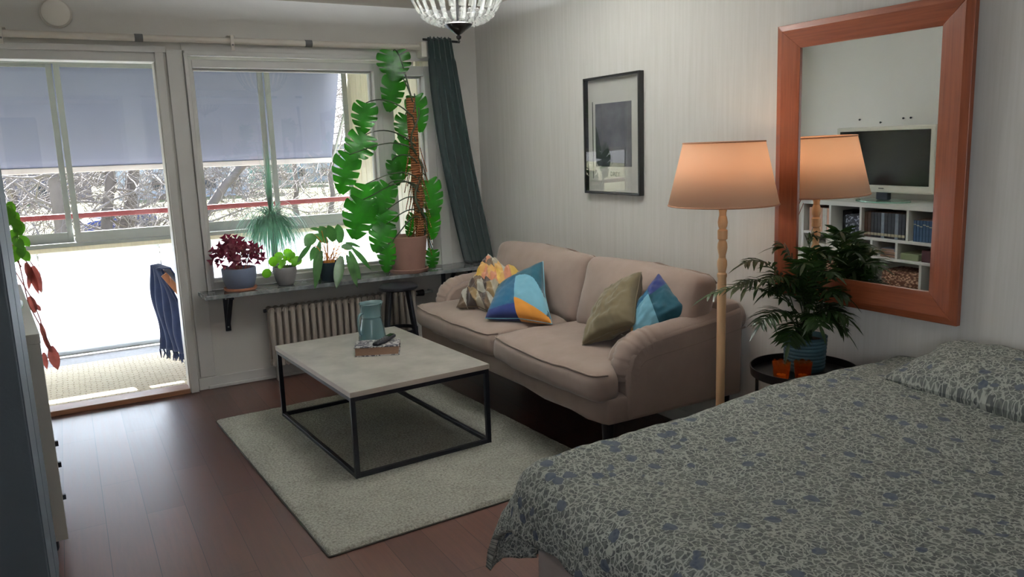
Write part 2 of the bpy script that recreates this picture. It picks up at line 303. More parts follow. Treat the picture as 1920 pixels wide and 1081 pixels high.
# ------------------------------------------------------------------ mesh helpers
ORG = {}
GX = None                                            # turns everything built while it is set
class MB:
    def __init__(s): s.v = []; s.f = []; s.mi = []; s.uv = None
    def add(s, vs, fs, mi=0):
        k = len(s.v); s.v += [tuple(p) for p in vs]; s.f += [tuple(i+k for i in f) for f in fs]; s.mi += [mi]*len(fs); return s
    def box(s, c, d, rz=0, mi=0, M3=None):
        x, y, z = d[0]/2, d[1]/2, d[2]/2
        vs = [Vector((a*x, b*y, e*z)) for a in (-1, 1) for b in (-1, 1) for e in (-1, 1)]
        R = M3 if M3 is not None else Matrix.Rotation(rz, 3, 'Z')
        vs = [R @ p + Vector(c) for p in vs]
        return s.add(vs, [(0, 1, 3, 2), (4, 6, 7, 5), (0, 4, 5, 1), (2, 3, 7, 6), (0, 2, 6, 4), (1, 5, 7, 3)], mi)
    def bar(s, a, b, w, h=None, mi=0, up=(0, 0, 1)):
        a, b = Vector(a), Vector(b); d = b-a; L = d.length; d.normalize(); u = Vector(up)
        if abs(d.dot(u)) > .98: u = Vector((1, 0, 0))
        sx = d.cross(u).normalized(); sz = sx.cross(d)
        return s.box((a+b)/2, (w, L, h or w), M3=Matrix((sx, d, sz)).transposed(), mi=mi)
    def tube(s, pts, r, n=8, caps=True, mi=0, ell=None):
        pts = [Vector(p) for p in pts]; rr = r if isinstance(r, (list, tuple)) else [r]*len(pts)
        vs = []; u = None
        for i, p in enumerate(pts):
            d = (pts[min(i+1, len(pts)-1)] - pts[max(i-1, 0)])
            if d.length < 1e-9: d = Vector((0, 0, 1))
            d.normalize()
            if u is None: u = d.orthogonal().normalized()
            u = (u - d*u.dot(d))
            if u.length < 1e-6: u = d.orthogonal()
            u.normalize(); w = d.cross(u)
            for k in range(n):
                a = 2*math.pi*k/n; vs.append(p + (u*math.cos(a) + w*math.sin(a))*rr[i])
        fs = [(i*n+k, i*n+(k+1) % n, (i+1)*n+(k+1) % n, (i+1)*n+k) for i in range(len(pts)-1) for k in range(n)]
        if caps: fs += [tuple(range(n-1, -1, -1)), tuple((len(pts)-1)*n+k for k in range(n))]
        return s.add(vs, fs, mi)
    def lathe(s, prof, c=(0, 0, 0), n=32, mi=0, fn=None, closed=False):
        vs = []; c = Vector(c)
        for r, z in prof:
            for k in range(n):
                a = 2*math.pi*k/n; q = r*(fn(a, z) if fn else 1)
                vs.append(c + Vector((q*math.cos(a), q*math.sin(a), z)))
        m = len(prof)
        fs = [(i*n+k, i*n+(k+1) % n, ((i+1) % m)*n+(k+1) % n, ((i+1) % m)*n+k) for i in range(m if closed else m-1) for k in range(n)]
        if not closed: 
            if prof[0][0] > 1e-5: fs.append(tuple(range(n-1, -1, -1)))
            if prof[-1][0] > 1e-5: fs.append(tuple((m-1)*n+k for k in range(n)))
        return s.add(vs, fs, mi)
    def grid(s, fn, nu, nv, mi=0, mif=None):
        vs = [fn(i/nu, j/nv) for i in range(nu+1) for j in range(nv+1)]; k = nv+1
        fs = [(i*k+j, (i+1)*k+j, (i+1)*k+j+1, i*k+j+1) for i in range(nu) for j in range(nv)]
        s.add(vs, fs, mi)
        if mif: s.mi[-len(fs):] = [mif((i+.5)/nu, (j+.5)/nv) for i in range(nu) for j in range(nv)]
        return s
    def puff(s, c, d, r, bulge=(0, 0, 0), R=None, n=14, fn=None, mi=0):
        """rounded, stuffed box: half sizes d/2, corner radius r, extra bulge per axis"""
        h = Vector((d[0]/2, d[1]/2, d[2]/2)); R = R if R is not None else Matrix.Identity(3); c = Vector(c)
        q = [math.sin(math.pi/2*(2*i/n-1)) for i in range(n+1)]
        for ax in range(3):
            for sg in (-1, 1):
                vs = []
                a1, a2 = (ax+1) % 3, (ax+2) % 3
                for i in range(n+1):
                    for j in range(n+1):
                        p = Vector((0, 0, 0)); p[ax] = sg*h[ax]; p[a1] = q[i]*h[a1]; p[a2] = q[j]*h[a2]
                        inn = Vector([max(-(h[k]-r), min(h[k]-r, p[k])) for k in range(3)]); dd = p-inn
                        if dd.length > 1e-9: p = inn + dd.normalized()*r
                        t = Vector([p[k]/h[k] for k in range(3)])
                        for k in range(3):
                            k1, k2 = (k+1) % 3, (k+2) % 3
                            p[k] += t[k]*bulge[k]*(1-t[k1]**2)*(1-t[k2]**2)
                        if fn: p = fn(p, t)
                        vs.append(R @ p + c)
                fs = [(i*(n+1)+j, (i+1)*(n+1)+j, (i+1)*(n+1)+j+1, i*(n+1)+j+1) for i in range(n) for j in range(n)]
                if sg < 0: fs = [f[::-1] for f in fs]
                s.add(vs, fs, mi)
        return s
    def build(s, name, mats, parent=None, smooth=None, bevel=0, sub=0, origin=None, weld=False, solid=0, kind=None):
        if GX is not None:
            s.v = [tuple(GX @ Vector(p)) for p in s.v]
            if origin is not None: origin = GX @ Vector(origin)
        o = Vector(origin) if origin is not None else (ORG[parent.name] if parent is not None else Vector((0, 0, 0)))
        me = bpy.data.meshes.new(name); me.from_pydata([tuple(Vector(p)-o) for p in s.v], [], s.f)
        mats = mats if isinstance(mats, (list, tuple)) else [mats]
        for mm in mats: me.materials.append(M[mm] if isinstance(mm, str) else mm)
        if len(mats) > 1: me.polygons.foreach_set('material_index', s.mi)
        if s.uv:
            ul = me.uv_layers.new(name='UVMap')
            for lp in me.loops: ul.data[lp.index].uv = s.uv[lp.vertex_index]
        me.update()
        if weld:
            import bmesh
            bm = bmesh.new(); bm.from_mesh(me); bmesh.ops.remove_doubles(bm, verts=bm.verts, dist=1e-4); bmesh.ops.recalc_face_normals(bm, faces=bm.faces); bm.to_mesh(me); bm.free()
        if smooth is not None:
            me.polygons.foreach_set('use_smooth', [True]*len(me.polygons))
            if smooth < 179: me.set_sharp_from_angle(angle=math.radians(smooth))
        ob = bpy.data.objects.new(name, me); C.objects.link(ob); ORG[ob.name] = o
        if parent is not None: ob.parent = parent
        else: ob.location = o
        if bevel: b = ob.modifiers.new('bevel', 'BEVEL'); b.width = bevel; b.segments = 2; b.limit_method = 'ANGLE'
        if solid: b = ob.modifiers.new('solid', 'SOLIDIFY'); b.thickness = solid; b.offset = 0
        if sub: b = ob.modifiers.new('sub', 'SUBSURF'); b.levels = sub; b.render_levels = sub
        if kind: ob['kind'] = kind
        return ob
def thing(name, label, cat, loc=(0, 0, 0), group=None):
    if GX is not None: loc = GX @ Vector(loc)
    o = bpy.data.objects.new(name, None); C.objects.link(o); o.location = loc; o.empty_display_size = .05
    ORG[o.name] = Vector(loc); return tag(o, label, cat, group)
def tag(o, label, cat, group=None):
    o['label'] = label; o['category'] = cat
    if group: o['group'] = group
    return o
def copy_tree(o, loc, label=None, par=None):
    c = o.copy(); C.objects.link(c)
    if par is not None: c.parent = par
    else: c.location = loc
    ORG[c.name] = Vector(loc)
    for ch in list(o.children): copy_tree(ch, loc, None, c)
    if label: c['label'] = label
    return c
def bez(a, b, c, d, n=10):
    a, b, c, d = map(Vector, (a, b, c, d)); out = []
    for i in range(n+1):
        t = i/n; out.append(a*(1-t)**3 + b*3*t*(1-t)**2 + c*3*t*t*(1-t) + d*t**3)
    return out
def mixv(a, b, t): return Vector(a)*(1-t) + Vector(b)*t
def struct(mb, name, mats, **kw): return mb.build(name, mats, kind='structure', **kw)
# ================================================================== THE ROOM
fl = MB().box((1.158, 1.873, -.05), (XR-XL+.2, YW-YB+.15, .1)); struct(fl, 'floor', 'floor')
struct(MB().box((1.158, 1.95, ZC+.05), (XR-XL+.4, YW+.2-YB+.2, .1)), 'ceiling', 'ceiling')
struct(MB().box((XR+.06, 1.95, ZC/2), (.12, YW+.2-YB, ZC)), 'wall_right', 'wallpaper')
w = MB(); WY0, WY1, WZ0, WZ1 = -1.65, -.15, .9, 2.1
w.box((XL-.06, (WY1+YW+.2)/2, ZC/2), (.12, YW+.2-WY1, ZC)); w.box((XL-.06, (YB+WY0)/2, ZC/2), (.12, WY0-YB, ZC))
w.box((XL-.06, (WY0+WY1)/2, WZ0/2), (.12, WY1-WY0, WZ0)); w.box((XL-.06, (WY0+WY1)/2, (WZ1+ZC)/2), (.12, WY1-WY0, ZC-WZ1))
struct(w, 'wall_left', 'wall_white')
w = MB()
for y in (WY0+.025, WY1-.025): w.box((XL-.06, y, (WZ0+WZ1)/2), (.1, .05, WZ1-WZ0))
for z in (WZ0+.025, WZ1-.025): w.box((XL-.06, (WY0+WY1)/2, z), (.1, WY1-WY0, .05))
w3 = struct(w, 'added_window', 'trim', bevel=.004)  # added unseen window, made to frame the rear fill light
MB().box((XL-.08, (WY0+WY1)/2, (WZ0+WZ1)/2), (.006, WY1-WY0-.08, WZ1-WZ0-.08)).build('window_pane', 'glass', w3)
wb_ = MB(); xm = (XL+XR)/2
wb_.box((xm, YB-.06, ZC/2), (XR-XL, .12, ZC))
struct(wb_, 'wall_near', 'wall')
TH = .18; yc = YW+TH/2
w = MB()
w.box((xm, yc, (2.262+ZC)/2), (XR-XL, TH, ZC-2.262))              # above the openings
w.box((.725, yc, 1.131), (.17, TH, 2.262))                         # post between door and window
w.box(((.81+XR)/2, yc, .335), (XR-.81, TH, .67))                   # under the window
w.box(((2.56+XR)/2, yc, 1.466), (XR-2.56, TH, 1.592))              # right of the window
w.box(((XL-.5)/2, yc, 1.131), (-.5-XL, TH, 2.262))                 # left of the door
struct(w, 'wall_far', 'wall')
# white outside face of the house towards the balcony
w = MB()
w.box((.9, YW+TH+.01, 2.38), (5.2, .02, .3)); w.box((.725, YW+TH+.01, 1.1), (.17, .02, 2.3)); w.box((1.72, YW+TH+.01, .33), (1.84, .02, .68))
w.box((-1.1, YW+TH+.01, 1.1), (1.2, .02, 2.3)); struct(w, 'house_facade', 'facade')
# balcony door frame with its wooden threshold
d = MB()
for x0, x1 in ((-.5, -.44), (.607, .668)): d.box(((x0+x1)/2, YW+.045, 1.1), (x1-x0, .13, 2.2))
d.box((.084, YW+.045, 2.23), (1.168, .13, .06))
d.box((.64, YW-.03, 1.125), (.05, .02, 2.27)); d.box((.084, YW-.03, 2.275), (1.2, .02, .04))
door = struct(d, 'door_1', 'trim', bevel=.004)
th = MB().box((.084, YW+.02, .016), (1.05, .12, .034)).box((.084, YW+.12, .008), (1.05, .08, .02)); th.build('threshold', 'wood_brown', door, bevel=.004)
# windows: one wide fixed pane, one narrow casement
def window(name, x0, x1, z0, z1, fw):
    f = MB(); y = YW+.05
    for x in (x0+fw/2-fw, x1-fw/2+fw): f.box((x, y, (z0+z1)/2), (fw, .12, z1-z0+2*fw))
    for z in (z0-fw/2, z1+fw/2): f.box(((x0+x1)/2, y, z), (x1-x0, .12, fw))
    for x in (x0+.008, x1-.008): f.box((x, YW+.075, (z0+z1)/2), (.016, .04, z1-z0))
    for z in (z0+.008, z1-.008): f.box(((x0+x1)/2, YW+.075, z), (x1-x0, .04, .016))
    o = struct(f, name, 'trim', bevel=.004)
    MB().box(((x0+x1)/2, YW+.075, (z0+z1)/2), (x1-x0-.004, .006, z1-z0-.004)).build('window_pane', 'glass', o)
    return o
w1 = window('window_1', .836, 2.082, .742, 2.172, .05)
w2 = window('window_2', 2.222, 2.482, .735, 2.14, .07)
MB().box((1.29, YW-.012, .752), (.022, .02, .05)).box((1.315, YW-.03, .765), (.07, .016, .014)).build('window_catch', 'rod_grey', w1, bevel=.003)
# flat boards and mouldings around the openings
t = MB()
t.box((.735, YW-.008, 1.185), (.10, .016, 2.19))
t.box((.801, YW-.018, 1.47), (.026, .036, 1.58))
struct(t, 'trim_1', 'trim', bevel=.004)
t = MB().box((1.69, YW-.014, 2.262), (1.79, .028, .03)).box((1.69, YW-.006, 2.30), (1.82, .012, .05)); struct(t, 'trim_2', 'trim', bevel=.004)
t = MB().box((2.595, YW-.012, 1.46), (.09, .024, 1.6)); struct(t, 'trim_3', 'trim', bevel=.004)
t = MB().box((2.153, YW-.006, 1.46), (.05, .012, 1.5)); struct(t, 'trim_4', 'trim', bevel=.003)
b = MB().box(((.67+XR)/2, YW-.008, .042), (XR-.67, .016, .084)).box(((.73+XR)/2, YW-.012, .012), (XR-.73, .024, .024)); struct(b, 'baseboard_far', 'trim', bevel=.004)
b = MB().box((XR-.008, 1.87, .042), (.016, YW-YB, .084)); struct(b, 'baseboard_right', 'trim', bevel=.004)
b = MB().box((XL+.008, 1.87, .042), (.016, YW-YB, .084)); struct(b, 'baseboard_left', 'trim', bevel=.004)
# round white disc on the wall over the door
v = thing('wall_disc', 'round white disc mounted high on the wall above the balcony door', 'wall vent', (.095, YW, 2.472))
ring = [(.0, 0), (.086, 0), (.086, .012), (.078, .02), (.0, .02)]
def yl(prof, c, n=40):                              # lathe turned to face the room
    mb = MB().lathe(prof, (0, 0, 0), n); cc = Vector(c); mb.v = [tuple(Vector((p[0], -p[2], p[1]))+cc) for p in mb.v]; return mb
yl(ring, (.095, YW, 2.472)).build('mounting_plate', 'rod', v, smooth=40)
yl([(.0, .02), (.06, .02), (.075, .026), (.076, .036), (.066, .042), (.0, .044)], (.095, YW, 2.472)).build('disc_cover', 'white_plastic', v, smooth=40)
# ================================================================== THE BALCONY
struct(MB().box((.6, 6.67, -.08), (4.2, 1.68, .1)), 'balcony_floor', 'edge_strip')
tag(MB().box((.6, 6.46, -.022), (3.7, 1.22, .02)).build('balcony_mat', 'matting'), 'beige woven matting covering the balcony floor', 'mat')
struct(MB().box((.6, 6.72, 2.53), (4.4, 1.8, .1)), 'balcony_ceiling', 'facade')
o = MB()
for k in range(4): o.box((-1.16+.915*k+.02+.45, 7.43, .43), (.905, .012, .86))
struct(o, 'balcony_front_panels', 'opal')
o = MB()
for k in range(5): o.box((-1.16+.915*k, 7.46, .44), (.02, .03, .86))
o.box((.66, 7.45, .01), (3.7, .04, .05)); struct(o, 'balcony_panel_posts', 'alu')
struct(MB().box((.66, 7.45, .882), (3.68, .13, .035)), 'balcony_ledge', 'cream_board', bevel=.004)
o = MB()
for k in range(12): o.box((2.5, 5.86+.142*k, 1.22), (.04, .136, 2.5))
struct(o, 'balcony_wall_right', 'cream_board', bevel=.004)
struct(MB().box((-1.3, 6.65, 1.22), (.04, 1.7, 2.5)), 'balcony_wall_left', 'cream_board')
o = MB()
o.box((.66, 7.45, 2.43), (3.68, .11, .07)); o.box((.66, 7.42, 2.38), (3.68, .02, .03)); o.box((.66, 7.45, .912), (3.68, .09, .03))
struct(o, 'balcony_glazing_track', 'alu', bevel=.003)
gx = [-1.26, -.78, .05, .87, 1.70, 2.47]
wh = ['far left, behind the dark cupboard', 'left of the view through the door', 'right of the view through the door', 'behind the purple plant', 'behind the climbing plant']
for k in range(5):
    x0, x1 = gx[k]+.005, gx[k+1]-.005; y = 7.45+(.022 if k % 2 else -.022)
    g = thing('sliding_glass_panel', 'clear sliding balcony pane in grey metal frame, '+wh[k], 'glass panel', ((x0+x1)/2, y, .93), 'sliding balcony panes')
    f = MB()
    for x in (x0+.022, x1-.022): f.box((x, y, 1.66), (.044, .031, 1.459))
    f.box(((x0+x1)/2, y, .972), (x1-x0, .028, .085)); f.box(((x0+x1)/2, y, 2.365), (x1-x0, .028, .05))
    f.build('panel_frame', 'alu', g, bevel=.003)
    MB().box(((x0+x1)/2, y, 1.678), (x1-x0-.09, .006, 1.325)).build('glass_pane', 'glass', g)
# drop-arm awning outside the glazing
AW = thing('awning', 'grey drop-arm awning sloping outwards above the balcony panes', 'awning', (.6, 7.56, 2.4))
ax0, ax1 = -1.9, 2.45
a = MB().grid(lambda u, v: Vector((ax0+(ax1-ax0)*u, 7.57+.45*v, 2.4-.865*v-.02*math.sin(math.pi*v))), 30, 10); a.build('awning_cloth', 'awning', AW, smooth=180, solid=.002)
MB().bar((ax0, 8.02, 1.52), (ax1, 8.02, 1.52), .035, .05).build('front_bar', 'trim', AW, bevel=.006)
MB().bar((ax0, 7.56, 2.42), (ax1, 7.56, 2.42), .07, .07).build('roller_box', 'trim', AW, bevel=.01)
for x in (ax0+.02, ax1+.01): MB().bar((x, 7.54, 1.95), (x, 8.02, 1.52), .016, .025).build('awning_arm', 'alu', AW)
RA = thing('balcony_railing', 'faded red handrail running outside the balcony glazing', 'railing', (.6, 7.66, .3))
MB().box((.6, 7.68, 1.135), (5.4, .06, .045)).build('handrail', 'pink_rail', RA, bevel=.006)
for x in (-1.9, 3.2): MB().box((x, 7.68, .5), (.04, .04, 1.25)).build('rail_post', 'alu', RA)
# folding wooden chair with a blue blanket, just outside the door
CH = thing('folding_chair', 'orange wooden folding chair standing on the balcony beside the door', 'chair', (1.0, 6.2, 0))
for y in (6.06, 6.50):
    MB().bar((.565, y, .775), (1.06, y, 0.0), .022, .045).build('frame_rail', 'chair_wood', CH, bevel=.004)
    MB().bar((.72, y+.03, 0.0), (1.28, y+.03, .44), .022, .04).build('leg', 'chair_wood', CH, bevel=.004)
for k in range(4): MB().bar((.60+.055*k, 6.04, .73-.086*k), (.60+.055*k, 6.52, .73-.086*k), .012, .055).build('back_slat', 'chair_wood', CH, bevel=.003)
for k in range(6): MB().bar((.90+.07*k, 6.05, .40+.008*k), (.90+.07*k, 6.53, .40+.008*k), .055, .014).build('seat_slat', 'chair_wood', CH, bevel=.003)
def scarf_pt(u, v):
    y = 6.13+.30*u
    L = .62*v
    x = .545 + .15*(1-u)*min(1, .35+v) - .014*math.sin(v*9+u*4) + .016*math.sin(u*23) + .02*v
    if v < .12: return Vector((.72-.17*(v/.12)**.7+.06*(1-u)*v/.12, y, .60+.215*math.sin(v/.12*math.pi/2)))
    return Vector((x-.05+.018*u, y, .815-.66*(v-.12)/.88))
SC = thing('blanket', 'navy blue fringed blanket hanging over the wooden chair outside', 'blanket', (.57, 6.2, .8))
MB().grid(scarf_pt, 26, 30).build('cloth', 'scarf', SC, smooth=180, solid=.012)
f = MB()
for k in range(22):
    p = scarf_pt(k/21, 1.0); f.tube([p, p+Vector((rnd.uniform(-.01, .01), 0, -.03)), p+Vector((rnd.uniform(-.02, .02), rnd.uniform(-.01, .01), -.07))], [.006, .007, .003], 5)
f.build('fringe', 'scarf', SC, smooth=180)
# ================================================================== OUTSIDE
GZ = -2.6
struct(MB().box((10, 90, GZ-.15), (240, 166, .3)), 'ground', 'grass')
def strip(name, a, b, wd, mat, z):
    a, b = Vector(a), Vector(b); n = Vector((-(b-a).y, (b-a).x)).normalized()*wd/2
    mb = MB().add([(a.x+n.x, a.y+n.y, z), (b.x+n.x, b.y+n.y, z), (b.x-n.x, b.y-n.y, z), (a.x-n.x, a.y-n.y, z)], [(0, 1, 2, 3)])
    return struct(mb, name, mat, solid=.02)
strip('road_1', (-70, 41), (80, 50), 8, 'road', GZ+.012)
strip('road_2', (-80, 68), (120, 78), 3.5, 'road', GZ+.012)
# parked blue car
cx0 = px(222, 438, z=GZ); cx0 = Vector((cx0.x, cx0.y, GZ))
CARB = thing('car', 'blue hatchback parked on the grey road behind the trees', 'car', cx0)
cdir = Matrix.Rotation(math.radians(18), 3, 'Z')
def carpt(x, y, z): return cdir @ Vector((x, y, z)) + cx0
prof = [(-2.0, .35), (-2.02, .75), (-1.75, .88), (-1.05, .95), (-.45, 1.42), (.75, 1.46), (1.45, 1.05), (1.95, .95), (2.02, .4), (1.7, .25), (-1.7, .25)]
def extr(prof, y0, y1, k=1.0, top=None):
    mb = MB(); n = len(prof)
    vs = [carpt(x*k, y0 + ((.12 if y0 < 0 else -.12) if z > 1.2 else 0), z) for x, z in prof] + [carpt(x*k, y1 + ((-.12 if y1 > 0 else .12) if z > 1.2 else 0), z) for x, z in prof]
    fs = [tuple(range(n)), tuple(range(2*n-1, n-1, -1))] + [(i, i+n, (i+1) % n+n, (i+1) % n) for i in range(n)]
    return mb.add(vs, fs)
extr(prof, -.85, .85).build('car_body', 'car_blue', CARB, bevel=.06, smooth=40)
wprof = [(-.95, .97), (-.45, 1.36), (.68, 1.39), (1.25, 1.02)]
mb = MB()
for s in (-1, 1): 
    vs = [carpt(x, s*(.862-(.115 if z > 1.2 else 0)), z) for x, z in wprof]; mb.add(vs, [(0, 1, 2, 3)])
mb.add([carpt(-1.06, y, .96) for y in (-.7, .7)]+[carpt(-.5, y, 1.4) for y in (.6, -.6)], [(0, 1, 2, 3)])
mb.build('car_windows', 'dark_glass', CARB, solid=.02)
for sx in (-1.25, 1.25):
    for sy in (-.86, .86):
        mb = MB().lathe([(0, -.1), (.22, -.1), (.32, -.08), (.32, .08), (.22, .1), (0, .1)], n=20)
        mb.v = [tuple(cdir @ Vector((p[0]+sx, p[2]+sy, p[1]+.32)) + cx0) for p in mb.v]
        mb.build('wheel', 'tyre', CARB, smooth=40)
# bare trees: trunk mesh plus one mesh of its fine branching
def tree(base, top, r0, seed, label, spread=1.0, depth=5, levels=3, low=.25, nmain=9):
    R_ = random.Random(seed); base = Vector(base); top = Vector(top)
    T = thing('bare_tree', label, 'tree', base, 'leafless trees outside')
    tr = MB(); br = MB()
    n = 14; pts = [mixv(base, top, i/n) + Vector((R_.uniform(-.06, .06), R_.uniform(-.06, .06), 0))*(1 if 0 < i else 0) for i in range(n+1)]
    rr = [r0*(1.35-.35*min(1, i/2))*(1-.62*i/n) for i in range(n+1)]
    tr.tube(pts, rr, 12); tr.build('trunk', 'bark', T, smooth=180)
    cnt = [0]
    def grow(p, d, L, r, lev):
        k = 5; cur = p.copy(); q = [cur.copy()]; dd = d.copy()
        for i in range(k):
            dd = (dd + Vector((R_.uniform(-.32, .32), R_.uniform(-.32, .32), R_.uniform(-.25, .3)))).normalized()
            cur = cur + dd*L/k; q.append(cur.copy())
        br.tube(q, [max(.0055, r*(1-.75*i/k)) for i in range(k+1)], 4 if lev < 2 else 5, caps=False); cnt[0] += 1
        if lev <= 0: return
        for c_ in range(R_.randint(3, 5)):
            j = R_.randint(1, k); d2 = (dd*.5 + Vector((R_.uniform(-1, 1), R_.uniform(-1, 1), R_.uniform(-.7, .9)))).normalized()
            grow(q[j], d2, L*R_.uniform(.45, .72), r*.5, lev-1)
    for i in range(nmain):
        t_ = low + (1-low)*i/nmain; p = mixv(base, top, t_)
        a = R_.uniform(0, 6.28); d = Vector((math.cos(a), math.sin(a), R_.uniform(-.15, .8))).normalized()
        grow(p, d, spread*R_.uniform(1.2, 2.3), min(.05, r0*.24)*(1-.5*t_), levels)
    br.build('branches', 'twig', T, smooth=180)
    return T
def at(u, v, y): return px(u, v, y=y)
def trunk(u, v, y, ut, vt, r, seed, label, **k):
    a = at(u, v, y); b = at(ut, vt, y+.3); dz = (b.z-a.z); sx = (b.x-a.x)/dz
    base = Vector((a.x+sx*(GZ-a.z), y, GZ)); h = 5.2
    return tree(base, (base.x+sx*h, y+.3, GZ+h), r, seed, label, **k)
trunk(120, 445, 13.5, 98, 335, .17, 3, 'thick leafless tree seen at the far left of the balcony door view', low=.3, nmain=15)
trunk(208, 440, 15.0, 200, 325, .15, 5, 'pale leafless tree, left one of the pair in the door view', low=.38, nmain=13)
trunk(243, 440, 16.0, 252, 325, .20, 8, 'stout leafless tree, right one of the pair in the door view', low=.34, nmain=14)
trunk(372, 420, 14.0, 440, 325, .13, 11, 'slanting leafless tree behind the purple potted plant', low=.3, nmain=15, spread=1.15)
trunk(560, 470, 19.0, 552, 320, .10, 14, 'slim twiggy leafless tree behind the hanging green plant', low=.15, nmain=15, spread=1.2)
trunk(625, 470, 16.0, 620, 320, .09, 18, 'slim twiggy leafless tree nearest the balcony end wall', low=.15, nmain=14, spread=1.1)
trunk(500, 470, 22.0, 505, 320, .10, 21, 'distant slender leafless tree in the middle of the window view', low=.2, nmain=14, spread=1.4)
trunk(30, 470, 17.0, 22, 330, .12, 25, 'slender leafless tree half hidden by the dark cupboard', low=.2, nmain=12, spread=1.3)
# houses and a winter hedge beyond the lawn
def house(x, y, wd, dp, h, mat, label, rot=0, rh=2.2):
    R_ = Matrix.Rotation(rot, 3, 'Z'); o = Vector((x, y, GZ)); H = thing('house', label, 'house', o)
    f = lambda a, b, c: R_ @ Vector((a, b, c)) + o
    MB().box(o+Vector((0, 0, h/2)), (wd, dp, h), rz=rot).build('house_wall', mat, H)
    e = .4; vs = [f(-wd/2-e, -dp/2-e, h), f(wd/2+e, -dp/2-e, h), f(wd/2+e, dp/2+e, h), f(-wd/2-e, dp/2+e, h), f(-wd/2-e, 0, h+rh), f(wd/2+e, 0, h+rh)]
    MB().add(vs, [(0, 1, 5, 4), (3, 4, 5, 2), (0, 4, 3), (1, 2, 5), (0, 3, 2, 1)]).build('house_roof', 'house_grey', H)
    n = max(2, int(wd/2.6))
    for lev in range(max(1, int(h/2.7))):
        for k in range(n):
            MB().box(f(-wd/2+wd*(k+.5)/n, -dp/2-.02, 1.5+2.7*lev), (1.1, .08, 1.2), rz=rot).build('house_window', 'dark_glass', H)
    return H
a = at(295, 325, 95); house(a.x+3, 95, 13, 9, 5.6, 'house_white', 'pale blue-white house far across the lawn, seen through the door', -.2)
a = at(415, 330, 110); house(a.x, 112, 20, 9, 5.2, 'house_green', 'low sea-green building far beyond the slanting tree', -.3)
a = at(60, 340, 100); house(a.x-4, 100, 18, 10, 3.2, 'house_grey', 'grey house beyond the trees at the left of the door view', .1, 4)
a = at(560, 330, 120); house(a.x, 122, 18, 9, 5.4, 'house_white', 'pale house far off behind the twiggy trees in the window', -.35)
h = MB()
for k in range(90):
    t_ = k/89; x = -45+160*t_; y = 152+16*math.sin(t_*9); r = rnd.uniform(1.5, 3.2)
    h.lathe([(r*.3, 0), (r*.9, r*.5), (r, r*1.1), (r*.6, r*1.8), (0, r*2.1)], (x, y, GZ), 10, fn=lambda a, z: 1+.2*math.sin(3*a+z*2+k))
ho = h.build('distant_woodland', 'hedge', smooth=60); ho['kind'] = 'stuff'; tag(ho, 'hazy band of leafless woodland on the horizon', 'woodland')
# ================================================================== LEFT SIDE: cupboard, bookcase, television
cb = thing('cupboard', 'tall dark slate cupboard at the left edge, before the white bookcase', 'cupboard', (-.39, 3.05, 0))
MB().box((-.39, 3.05, 1.10), (.42, .55, 2.10)).build('carcass', 'cupboard', cb, bevel=.004)
MB().box((-.39, 3.05, .025), (.40, .52, .05)).build('plinth', 'bracket', cb)
for y0, y1 in ((2.78, 3.045), (3.055, 3.32)):
    dd = MB().box((-.1785, (y0+y1)/2, 1.10), (.005, y1-y0-.006, 2.06)).build('door', 'cupboard', cb)
GX = Matrix.Translation((-.14, 3.54, 0)) @ Matrix.Rotation(math.radians(4.3), 4, 'Z') @ Matrix.Translation((.14, -3.54, 0))
BX0, BX1, BY0, BY1 = -.54, -.14, 3.54, 5.10
bc = thing('bookcase', 'long low white open bookcase along the left wall under the television', 'bookcase', ((BX0+BX1)/2, 4.32, 0))
xc, yc_ = (BX0+BX1)/2, (BY0+BY1)/2
def shelf(z0, z1, name): MB().box((xc, yc_, (z0+z1)/2), (BX1-BX0-(0 if name == 'top_board' else .006), BY1-BY0-(0 if name == 'top_board' else .05), z1-z0)).build(name, 'white_lam', bc, bevel=.002)
shelf(.89, .93, 'top_board'); shelf(.612, .636, 'shelf'); shelf(.452, .476, 'shelf'); shelf(.06, .09, 'bottom_board')
for y in (BY0+.0125, BY1-.0125): MB().box((xc, y, .475), (BX1-BX0-.004, .025, .83)).build('side_panel', 'white_lam', bc, bevel=.002)
MB().box((BX0+.004, yc_, .48), (.006, BY1-BY0-.02, .83)).build('back_panel', 'white_lam', bc)
TOPD = [3.965, 4.43, 4.765]; MIDD = [4.06, 4.31, 4.575]; LOWD = [3.83, 4.68]
for ys, z0, z1 in ((TOPD, .636, .89), (MIDD, .476, .612), (LOWD, .09, .452)):
    for y in ys: MB().box((xc, y, (z0+z1)/2), (BX1-BX0-.01, .022, z1-z0)).build('divider', 'white_lam', bc)
for y in (BY0+.06, BY1-.06):
    for x in (BX0+.06, BX1-.06): MB().lathe([(.02, 0), (.024, .01), (.024, .06)], (x, y, 0), 14).build('foot', 'bracket', bc, smooth=40)
for z in (.47, .38, .24): MB().box((BX1+.004, BY0+.012, z), (.012, .016, .02)).build('hinge', 'bracket', bc)
def book(name, y, th, z, h, dp, mat, label, cat, group, band=None, x1=BX1-.03):
    o = thing(name, label, cat, (x1-dp/2, y, z), group)
    MB().box((x1-dp/2, y, z+h/2), (dp, th, h)).build('cover', mat, o, bevel=.002)
    MB().box((x1-dp/2-.003, y, z+h/2+.002), (dp-.008, th*.75, h-.002)).build('pages', 'paper', o)
    if band:
        for zz, hh in band: MB().box((x1+.0005, y, z+zz), (.002, th*.96, hh)).build('spine_band', 'book_band', o)
    return o
M['book_band'] = noisy('spine_label', rgb(176, 164, 138), .5, .1, 60)
M['book_blue'] = noisy('blue_bookcloth', rgb(44, 66, 94), .6, .1, 30); M['book_black'] = noisy('black_bookcloth', rgb(34, 36, 44), .5, .1, 30)
